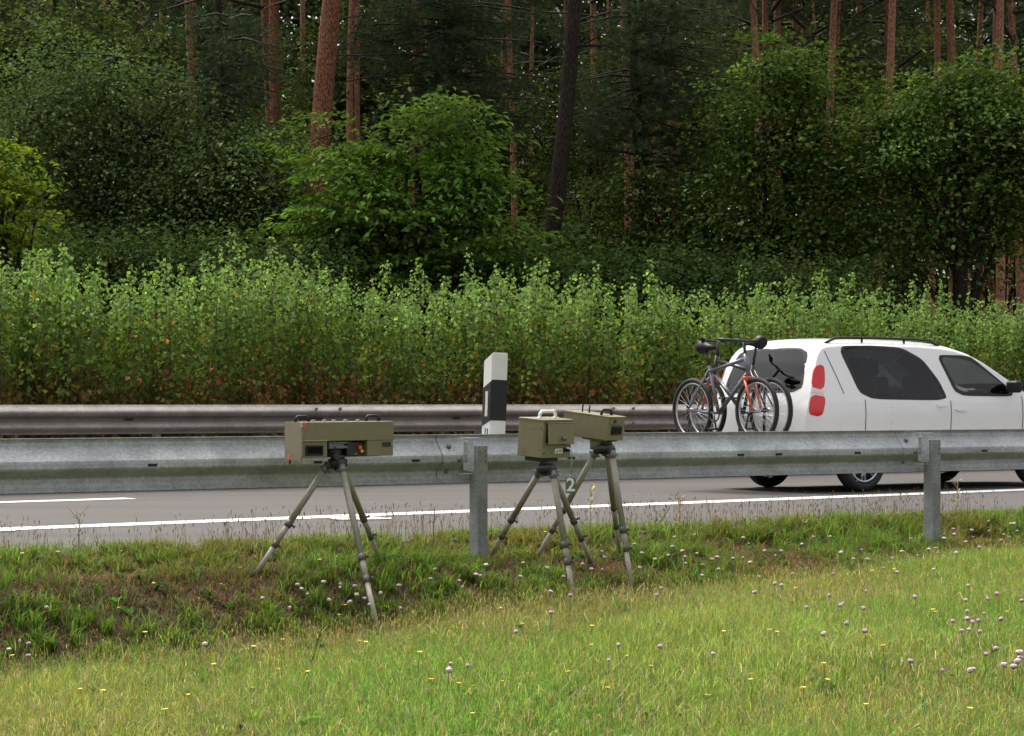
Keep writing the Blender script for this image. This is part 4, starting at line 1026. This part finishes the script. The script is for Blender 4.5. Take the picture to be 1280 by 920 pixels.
# ------------------------------------------------------------------ hedge
hedge = thing('hedge', 'long hedge of upright leafy shoots, green on top and reddish below, behind the far guardrail', 'hedge', W(14, 22.4, .03), (0, 0, YAW))
LV, stems = [], MB()
for row, (nn, dens_) in enumerate(((-.8, 13), (-.45, 12), (-.1, 11), (.3, 11), (.75, 10))):
    k = int(26 * dens_); sx = np.sort(rng.uniform(-13, 13, k))
    Hh = 2.36 - .008 * sx - .40 * rng.uniform(0, 1, k) ** 1.6 + .15 * noise2(sx * 1.0, np.zeros(k), 31, 3, 1.8) + rng.normal(size=k) * .17 + .12 * noise2(sx, np.full(k, nn), 77, 2, 4.0) + .03 * row
    for x, H_ in zip(sx, Hh):
        y = nn + rng.normal() * .12; ln = rng.normal(size=2) * .09
        m = int(100 * H_ / 2.2); u = np.sort(rng.uniform(.18 if row else .1, 1, m) ** .9)
        if row == 0: m = int(m)
        rad = (.13 - .095 * u ** 2) * rng.uniform(.6, 1.3, m); az = rng.uniform(0, 6.28, m)
        C = np.stack([x + ln[0] * u + rad * np.cos(az), y + ln[1] * u + rad * np.sin(az), H_ * u], 1)
        red = np.clip((.62 - u) / .35, 0, 1) * np.clip(.5 + .8 * noise2(np.full(m, x), H_ * u * 1.2, 37, 2, 2.3), 0, 1)
        pick = rng.uniform(size=m)
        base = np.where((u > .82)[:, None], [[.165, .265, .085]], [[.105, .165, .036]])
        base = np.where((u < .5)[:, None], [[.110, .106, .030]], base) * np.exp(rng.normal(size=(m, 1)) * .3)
        base = np.where((pick < red * .75)[:, None], np.array([[.23, .095, .045]]) * np.exp(rng.normal(size=(m, 1)) * .3), base)
        base = np.where(((pick > .975) & (u < .8))[:, None], np.array([[.42, .20, .045]]), base)
        base = np.where(((pick > .955) & (pick < .962) & (u < .5))[:, None], np.array([[.40, .06, .07]]), base)
        nm = np.stack([np.cos(az), np.sin(az), np.full(m, .9)], 1) + rng.normal(size=(m, 3)) * .45
        sz = rng.uniform(.05, .085, m) * (1.1 - .40 * u ** 2)
        LV.append(leaves(C, sz, sz * .85, nm, base, axis=np.stack([np.cos(az), np.sin(az), np.full(m, -.3)], 1)))
        stems.tube([(x, y, -.05), (x + ln[0] * .5, y + ln[1] * .5, H_ * .5), (x + ln[0], y + ln[1], H_ * .97)], [.006, .0045, .0025], 4, cap=False)
V, Fs, T = join(LV)
link('foliage', np_mesh('foliage', V, Fs, M['hedge_leaf'], T), hedge)
stems.build('stem', M['shoot'], hedge)

# ------------------------------------------------------------------ trees
def rmap(px, py, hwp, hhp, Yd):
    p = at(px, py, Yd); return p.x, p.z, hwp / F * Yd, hhp / F * Yd
def crown_leaves(ells, nspray, nleaf, L, tint, spread=.34, flat=.35, tv=.22, aspect=.62):
    """ells: list of (x,y,z,rx,ry,rz); sprays of leaves spread through the ellipsoids, layered like boughs"""
    vol = np.array([e[3] * e[4] * e[5] for e in ells]) ** .8; pr = vol / vol.sum()
    e = np.array(ells)[rng.choice(len(ells), nspray, p=pr)]
    dirv = unit(rng.normal(size=(nspray, 3))); r = rng.uniform(0, 1, nspray)[:, None] ** .45 * np.exp(rng.normal(size=(nspray, 1)) * .30)
    c = e[:, :3] + dirv * r * e[:, 3:6]
    m = rng.poisson(nleaf, nspray) + 4
    ci = np.repeat(np.arange(nspray), m); N = len(ci)
    out = unit(dirv * [1, 1, .4])
    sp_ = np.repeat(spread * rng.uniform(.55, 1.35, nspray), m)[:, None]
    off = rng.normal(size=(N, 3)) * [1, 1, flat] * sp_
    rr = (off[:, :2] ** 2).sum(1)
    off[:, 2] -= rr * .35
    off[:, 2] += (off[:, :2] * out[ci][:, :2]).sum(1) * np.repeat(rng.normal(size=nspray) * .35, m)
    C = c[ci] + off
    nm = np.array([[0, 0, 1.0]]) + out[ci] * .35 + rng.normal(size=(N, 3)) * .6
    tc = (np.asarray(tint) * [1.12, 1.04, .78])[None] * np.exp(rng.normal(size=(nspray, 1)) * tv) * np.exp(rng.normal(size=(nspray, 3)) * .06)
    T = tc[ci] * np.exp(rng.normal(size=(N, 1)) * .2)
    sz = L * rng.uniform(.6, 1.25, N)
    return leaves(C, sz, sz * aspect, nm, T, axis=np.concatenate([off[:, :2], np.full((N, 1), -.1)], 1) * 3), c
def limb(mb, a, b, r0, r1, seg=5, sag=.15):
    a, b = Vector(a), Vector(b); m1 = a.lerp(b, .35) + Vector((random.uniform(-.1, .1), random.uniform(-.1, .1), sag)) * (b - a).length * .5
    m2 = a.lerp(b, .7) + Vector((random.uniform(-.1, .1), random.uniform(-.1, .1), sag * .6)) * (b - a).length * .4
    mb.tube([a, m1, m2, b], [r0, r0 * .75 + r1 * .25, r0 * .4 + r1 * .6, r1], seg, cap=False)
def broadleaf(label, loc, ells, nspray, nleaf, L, tint, tr=.14, th=5.0, lean=(0, 0), spread=.34, flat=.35, aspect=.62, tv=.34, group=None, name='oak_tree', bark='dark_bark', fork=None):
    t = thing(name, label, 'tree', loc, (0, 0, 0), group)
    (V, Fs, T), c = crown_leaves(ells, nspray, nleaf, L, tint, spread, flat, tv, aspect)
    link('crown', np_mesh('crown', V, [Fs], M['leaf'], T), t)
    mb = MB()
    ax = [Vector((lean[0] * u + .08 * math.sin(3 * u), lean[1] * u, th * u - .2)) for u in (0, .25, .5, .75, 1)]
    mb.tube(ax, [tr * 1.25, tr, tr * .8, tr * .6, tr * .3], 10)
    mb.build('trunk', M[bark], t)
    mb = MB()
    mains = []
    for e in ells:
        for _ in range(3):
            tgt = Vector(e[:3]) + Vector((random.uniform(-.5, .5) * e[3], random.uniform(-.5, .5) * e[4], random.uniform(-.3, .5) * e[5]))
            k = random.choice((1, 2, 2, 3)); st_ = ax[k]
            if st_.z > tgt.z: st_ = ax[1]
            limb(mb, st_, tgt, tr * .45, tr * .14, 6); mains.append(tgt)
    for q in c[::2]:
        q = Vector(q); m_ = min(mains, key=lambda v: (v - q).length)
        limb(mb, m_, q, tr * .14, .006, 4, .05)
    mb.build('limb', M[bark], t)
    return t
def needle_cloud(centers, k, spread, L, tint, out=None):
    """tufts of needles: centers (n,3), k tufts each"""
    C = np.repeat(centers, k, 0) + rng.normal(size=(len(centers) * k, 3)) * spread
    q = 13; N = len(C)
    tdir = unit(rng.normal(size=(N, 3)) * [1, 1, .6] + [0, 0, .5])
    d_ = unit(np.repeat(tdir, q, 0) + rng.normal(size=(N * q, 3)) * .6)
    B = np.repeat(C, q, 0) + np.repeat(tdir, q, 0) * rng.uniform(-.05, .05, (N * q, 1))
    side = unit(np.cross(d_, rng.normal(size=(N * q, 3))))
    ln = rng.uniform(.7, 1.2, (N * q, 1)) * L
    V = np.stack([B - side * .006, B + side * .006, B + d_ * ln], 1).reshape(-1, 3)
    Fc = np.arange(N * q * 3).reshape(-1, 3)
    tt = vary(tint, N, .2, .06)
    return V, Fc, np.repeat(np.repeat(tt, q, 0), 3, 0)
def pine_crown_mesh(z0, z1, rad, nb, tint, seed, k=7):
    """boughs from z0 to z1, crown and its branches"""
    mb = MB(); cs = []
    rr = random.Random(seed)
    for i in range(nb):
        u = i / nb; z = z0 + (z1 - z0) * u; a = rr.uniform(0, 6.28); L = rad * (1 - .55 * u) * rr.uniform(.6, 1.1)
        e = Vector((math.cos(a) * L, math.sin(a) * L, z + L * rr.uniform(-.15, .35))); b = Vector((0, 0, z))
        mb.tube([b, b.lerp(e, .5) + Vector((0, 0, .12 * L)), e], [.05, .035, .012], 5, cap=False)
        for _ in range(int(5 + L * 2.2)):
            f = rr.uniform(.4, 1.05); sd_ = rr.uniform(-.35, .35) * L * f
            cs.append(b.lerp(e, f) + Vector((-math.sin(a) * sd_, math.cos(a) * sd_, rr.uniform(-.1, .25))))
    cs = np.array([tuple(c) for c in cs])
    V, Fc, T = needle_cloud(cs, k, (.16, .16, .09), .13, tint)
    return np_mesh('crown', V, [Fc], M['needle'], T), mb.mesh('limb', M['twig'])
PCROWN = [pine_crown_mesh(8.8, 17.5, 3.0, 34, (.045, .070, .032), 1, 9), pine_crown_mesh(9.6, 18.5, 2.6, 30, (.048, .072, .030), 2, 9), pine_crown_mesh(11.5, 19.5, 2.8, 30, (.045, .070, .030), 3, 9)]
def pine_trunk_mesh(r, h, lean, seed, mat):
    rr = random.Random(seed); mb = MB(); pts, rs = [], []
    for i in range(20):
        u = i / 19; pts.append((lean * u * h + .16 * math.sin(4.2 * u + seed) + .05 * math.sin(11 * u + 2 * seed), .08 * math.sin(3 * u + seed), h * u - .3)); rs.append(r * (1.15 if i == 0 else 1) * (1 - .6 * u))
    mb.tube(pts, rs, 14)
    return mb.mesh('trunk', mat)
def stub_mesh(seed, r, h, lo, hi, n_):
    rr = random.Random(seed); mb = MB()
    for _ in range(n_):
        z = rr.uniform(lo, hi); a = rr.uniform(0, 6.28); L = rr.uniform(.5, 1.6)
        limb(mb, (math.cos(a) * r * .6, math.sin(a) * r * .6, z), (math.cos(a) * L, math.sin(a) * L, z + rr.uniform(-.25, .3)), .022, .006, 4, .05)
    return mb.mesh('dead_branch', M['twig'])
def pine(label, px, Yd, wpx, lean=0.0, h=19.0, crown=0, mat='pine_bark', group=None, stubs=5, seed=0):
    r = wpx / F * Yd / 2
    x = (px - 640) / F * Yd
    t = thing('pine_tree', label, 'tree', (x, Yd, .05), (0, 0, 0), group)
    link('trunk', pine_trunk_mesh(r, h, lean, seed, M[mat]), t)
    cr_, lb_ = PCROWN[crown]
    a = rng.uniform(0, 6.28)
    for nm_, me_ in (('crown', cr_), ('limb', lb_)):
        o = link(nm_, me_, t); o.rotation_euler = (0, 0, a); o.location = (lean * 12 if lean else 0, 0, h - 19.0)
    for q in range(stubs): link('dead_branch', stub_mesh(seed * 7 + 50 + q, r, h, 3.5, 9.5, 1), t)
    return t
# pines with names of their own
pine('thick reddish pine trunk standing left of the bright oak', 368, 41, 32, .105, 20, 0, seed=3)
tp_ = pine('dark slightly leaning pine trunk with a broken side branch, right of the bright oak', 678, 40, 25, .055, 19, 1, mat='dark_bark', seed=5, stubs=6)
mb = MB(); limb(mb, (.40, 0, 7.6), (1.25, -.3, 7.58), .045, .02, 7, .04); limb(mb, (.42, 0, 7.45), (1.05, -.2, 7.75), .03, .012, 6, .06); mb.build('broken_branch', M['dark_bark'], tp_)
pine('left one of two close reddish pine trunks behind the dark thicket', 336, 47, 18, .004, 19, 1, seed=8)
pine('right one of two close reddish pine trunks behind the dark thicket', 353, 46, 18, .003, 19, 2, seed=9)
pine('reddish pine trunk half hidden above the bright oak', 512, 45, 17, .004, 20, 0, seed=12)
pine('grey red pine trunk rising at the left end of the right oaks', 838, 47, 19, .004, 20, 1, seed=14)
pine('slim reddish pine trunk at the far left edge of the wood', 3, 47, 11, .002, 19, 2, seed=15)
GP = 'slender pines deep in the wood'
LP = 'slender red barked pine standing deep in the dark wood'
rp = random.Random(11)
deep = [(785, 46, 13), (815, 50, 12), (950, 47, 12), (975, 52, 11), (1045, 49, 12), (1105, 47, 13), (1160, 50, 11), (1240, 47, 13), (1275, 50, 12), (640, 50, 10), (448, 50, 11), (52, 58, 9), (78, 66, 9), (162, 60, 9), (205, 70, 8), (243, 52, 12), (256, 57, 10), (290, 72, 9), (372, 62, 10), (441, 58, 10), (470, 74, 8), (545, 64, 9), (586, 70, 9), (622, 60, 12), (652, 72, 9), (702, 62, 11), (738, 57, 12), (783, 52, 14), (812, 66, 9), (868, 70, 9), (898, 76, 8), (930, 66, 9), (971, 54, 13), (996, 56, 11), (1011, 58, 11), (1062, 55, 11), (1077, 60, 10), (1092, 56, 11), (1125, 68, 9), (1158, 74, 9), (1187, 50, 14), (1226, 60, 10), (1250, 56, 9), (1268, 66, 9), (-60, 60, 10), (-140, 55, 12), (1340, 58, 12), (1420, 62, 11), (120, 80, 8), (330, 82, 8), (760, 84, 8), (1030, 82, 8), (560, 88, 8), (860, 88, 8), (1210, 84, 8)]
for i, (px, Yd, wp) in enumerate(deep):
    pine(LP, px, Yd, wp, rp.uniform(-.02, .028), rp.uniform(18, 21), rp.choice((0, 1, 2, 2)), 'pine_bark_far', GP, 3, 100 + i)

# pines with low drooping boughs
def bough_pine(label, px, Yd, boxes, k, wpx, tint):
    x0 = (px - 640) / F * Yd
    t = thing('pine_tree', label, 'tree', (x0, Yd, .05))
    link('trunk', pine_trunk_mesh(wpx / F * Yd / 2, 17, .0, int(px), M['dark_bark']), t)
    cs = []; mb = MB()
    for (bx_, by_, hwp, hhp, nb) in boxes:
        cx, cz, rx, rz = rmap(bx_, by_, hwp, hhp, Yd)
        for _ in range(nb):
            e = Vector((cx - x0 + random.uniform(-1, 1) * rx, random.uniform(-1.8, 1.2), cz + random.uniform(-1, 1) * rz)); b = Vector((0, 0, e.z + random.uniform(-.1, .5)))
            limb(mb, b, e, .03, .008, 4, .1)
            dv = (e - b)
            for q in range(7):
                f = random.uniform(.45, 1.05); cs.append(b + dv * f + Vector((random.gauss(0, .22), random.gauss(0, .22), random.gauss(0, .10) - .12 * f)))
    V, Fc, T = needle_cloud(np.array([tuple(c) for c in cs]), k, (.13, .13, .07), .11, tint)
    link('crown', np_mesh('crown', V, [Fc], M['needle'], T), t); mb.build('limb', M['twig'], t)
    return t
bough_pine('dark pine with dense drooping needle boughs right of the leaning trunk', 800, 42, [(790, 90, 110, 80, 52), (870, 150, 70, 90, 34), (760, 170, 60, 50, 12), (860, 40, 60, 40, 18)], 7, 18, (.060, .088, .042))
bough_pine('dark pine with needle boughs hanging above the bright oak', 560, 44, [(500, 60, 110, 60, 44), (620, 80, 80, 80, 40), (570, 150, 90, 40, 20)], 7, 15, (.054, .080, .038))
bough_pine('dark young pine with fuzzy boughs inside the left thicket', 285, 43, [(300, 100, 60, 80, 30), (250, 180, 80, 60, 24), (330, 220, 70, 60, 20)], 7, 13, (.054, .080, .042))

def oak(label, px, Yd, regs, nspray, nleaf, L, tint, tr=.14, th=5.5, group=None, **kw):
    x0 = (px - 640) / F * Yd; ells = []
    for (ex, ey, hwp, hhp) in regs:
        cx, cz, rx, rz = rmap(ex, ey, hwp, hhp, Yd); ells.append((cx - x0, random.uniform(-.4, .4), cz - .05, rx, max(1.0, rx * .8), rz))
    return broadleaf(label, (x0, Yd, .05), ells, nspray, nleaf, L, tint, tr, th, group=group, **kw)
oak('bright green oak with broad layered sprays in the middle of the wood edge', 520, 38.0, [(450, 200, 75, 65), (570, 195, 75, 65), (480, 280, 110, 70), (400, 300, 70, 60), (590, 280, 60, 65), (535, 140, 50, 25), (520, 340, 120, 40)], 140, 105, .17, (.072, .138, .034), .11, 5.5, spread=.42, flat=.15, aspect=.42, tv=.32)
oak('yellow green young oak at the left edge of the picture', 0, 36.0, [(20, 245, 26, 14), (-10, 185, 30, 14), (40, 272, 16, 8), (-40, 230, 50, 60), (5, 290, 34, 16), (-5, 215, 30, 10)], 62, 62, .12, (.105, .165, .022), .09, 4.5, spread=.30, flat=.16)
oak('large dark green deciduous tree filling the left of the wood', 130, 42.0, [(110, 110, 110, 70), (60, 190, 100, 90), (190, 200, 110, 110), (120, 280, 130, 55)], 360, 90, .10, (.066, .108, .056), .13, 7, spread=.62, flat=.32)
oak('dark green deciduous tree below the two close pine trunks', 285, 41.0, [(270, 250, 90, 80), (330, 290, 60, 50), (220, 300, 80, 40), (300, 190, 60, 40)], 250, 90, .10, (.058, .096, .045), .11, 6, spread=.48, flat=.4)
oak('deciduous tree with a pale green top right of the drooping pine', 985, 40.5, [(975, 95, 70, 55), (950, 190, 85, 70), (1030, 200, 80, 80), (960, 290, 95, 55), (1050, 300, 80, 60)], 230, 90, .115, (.066, .116, .036), .12, 7, spread=.48, flat=.26)
oak('broad oak with a dark trunk at the right edge of the wood', 1195, 39.5, [(1180, 120, 90, 60), (1120, 190, 80, 80), (1220, 190, 90, 70), (1270, 130, 60, 60), (1130, 290, 70, 40), (1260, 270, 50, 50), (1330, 200, 80, 100)], 290, 90, .115, (.064, .114, .036), .17, 7, spread=.48, flat=.26)
oak('low dark tree with black twisting branches right of the middle', 880, 41, [(860, 300, 90, 50), (760, 310, 80, 50), (930, 340, 90, 35), (810, 230, 60, 40)], 130, 80, .11, (.056, .098, .036), .13, 5, spread=.48, flat=.3)
oak('thin dark tree beside the leaning trunk', 735, 44, [(730, 200, 70, 80), (760, 110, 70, 60), (700, 300, 60, 40), (640, 320, 40, 40)], 110, 80, .10, (.054, .082, .034), .07, 8, spread=.40, flat=.5)
GU = 'low bushes at the foot of the wood'
for i, (px, py, a_, b_, Yd) in enumerate([(40, 335, 80, 40, 38), (150, 330, 80, 40, 38.5), (260, 340, 70, 40, 38), (360, 345, 70, 40, 37), (640, 350, 60, 40, 39), (730, 355, 70, 40, 38), (820, 360, 80, 40, 38.5), (930, 370, 80, 40, 38), (1020, 368, 60, 30, 38), (460, 345, 70, 35, 39.5), (560, 350, 70, 35, 39.5)]):
    oak('low dark leafy bush at the foot of the wood', px, Yd, [(px, py, a_, b_), (px + 30, py - 15, a_ * .6, b_ * .7), (px - 35, py + 5, a_ * .6, b_ * .6)], 100, 80, .11, (.040, .072, .028), .05, 3, GU, name='bush', spread=.5, flat=.35)
GB = 'deciduous trees deep in the wood'
LBT = 'dark deciduous tree standing deep between the pines'
for i, (px, py, a_, b_, Yd) in enumerate([(60, 60, 120, 60, 55), (230, 90, 120, 80, 58), (400, 250, 110, 110, 52), (450, 100, 90, 90, 60), (600, 200, 70, 110, 60), (780, 260, 80, 110, 58), (1000, 150, 110, 90, 56), (1130, 80, 110, 60, 62), (1250, 200, 110, 130, 54), (900, 120, 90, 80, 62), (100, 280, 150, 80, 54), (-90, 180, 120, 150, 52), (1400, 180, 120, 150, 52), (300, 320, 120, 40, 50), (680, 330, 90, 30, 52), (540, 320, 110, 40, 50)]):
    oak(LBT, px, Yd, [(px, py, a_, b_), (px + 40, py + 40, a_ * .7, b_ * .7), (px - 50, py + 50, a_ * .6, b_ * .6)], 200, 64, .17, (.054, .084, .034), .09, 6, GB, spread=.6, flat=.5)
# far wood as one mass, with gaps
cl = []
nrng = 2800
X = rng.uniform(-24, 26, nrng); Y = rng.uniform(84, 100, nrng); Z = 24 * rng.uniform(0, 1, nrng) ** .8
gap = (noise2(X * 1.0, Z * 1.2, 41, 2, .55) > .5) & (Z > 5) & (Z < 11)
X, Y, Z = X[~gap], Y[~gap], Z[~gap]
k = 60; n0 = len(X); C = np.repeat(np.stack([X, Y, Z], 1), k, 0) + rng.normal(size=(n0 * k, 3)) * [1.4, .9, .9]
V, Fc, T = leaves(C, .36, .28, rng.normal(size=(n0 * k, 3)) + [0, 0, .7], np.repeat(vary((.030, .045, .022), n0, .25, .06), k, 0))
fw = link('distant_woodland', np_mesh('distant_woodland', V, [Fc], M['leaf'], T)); tag(fw, 'dark mass of distant foliage closing the wood', 'woodland', kind='stuff')
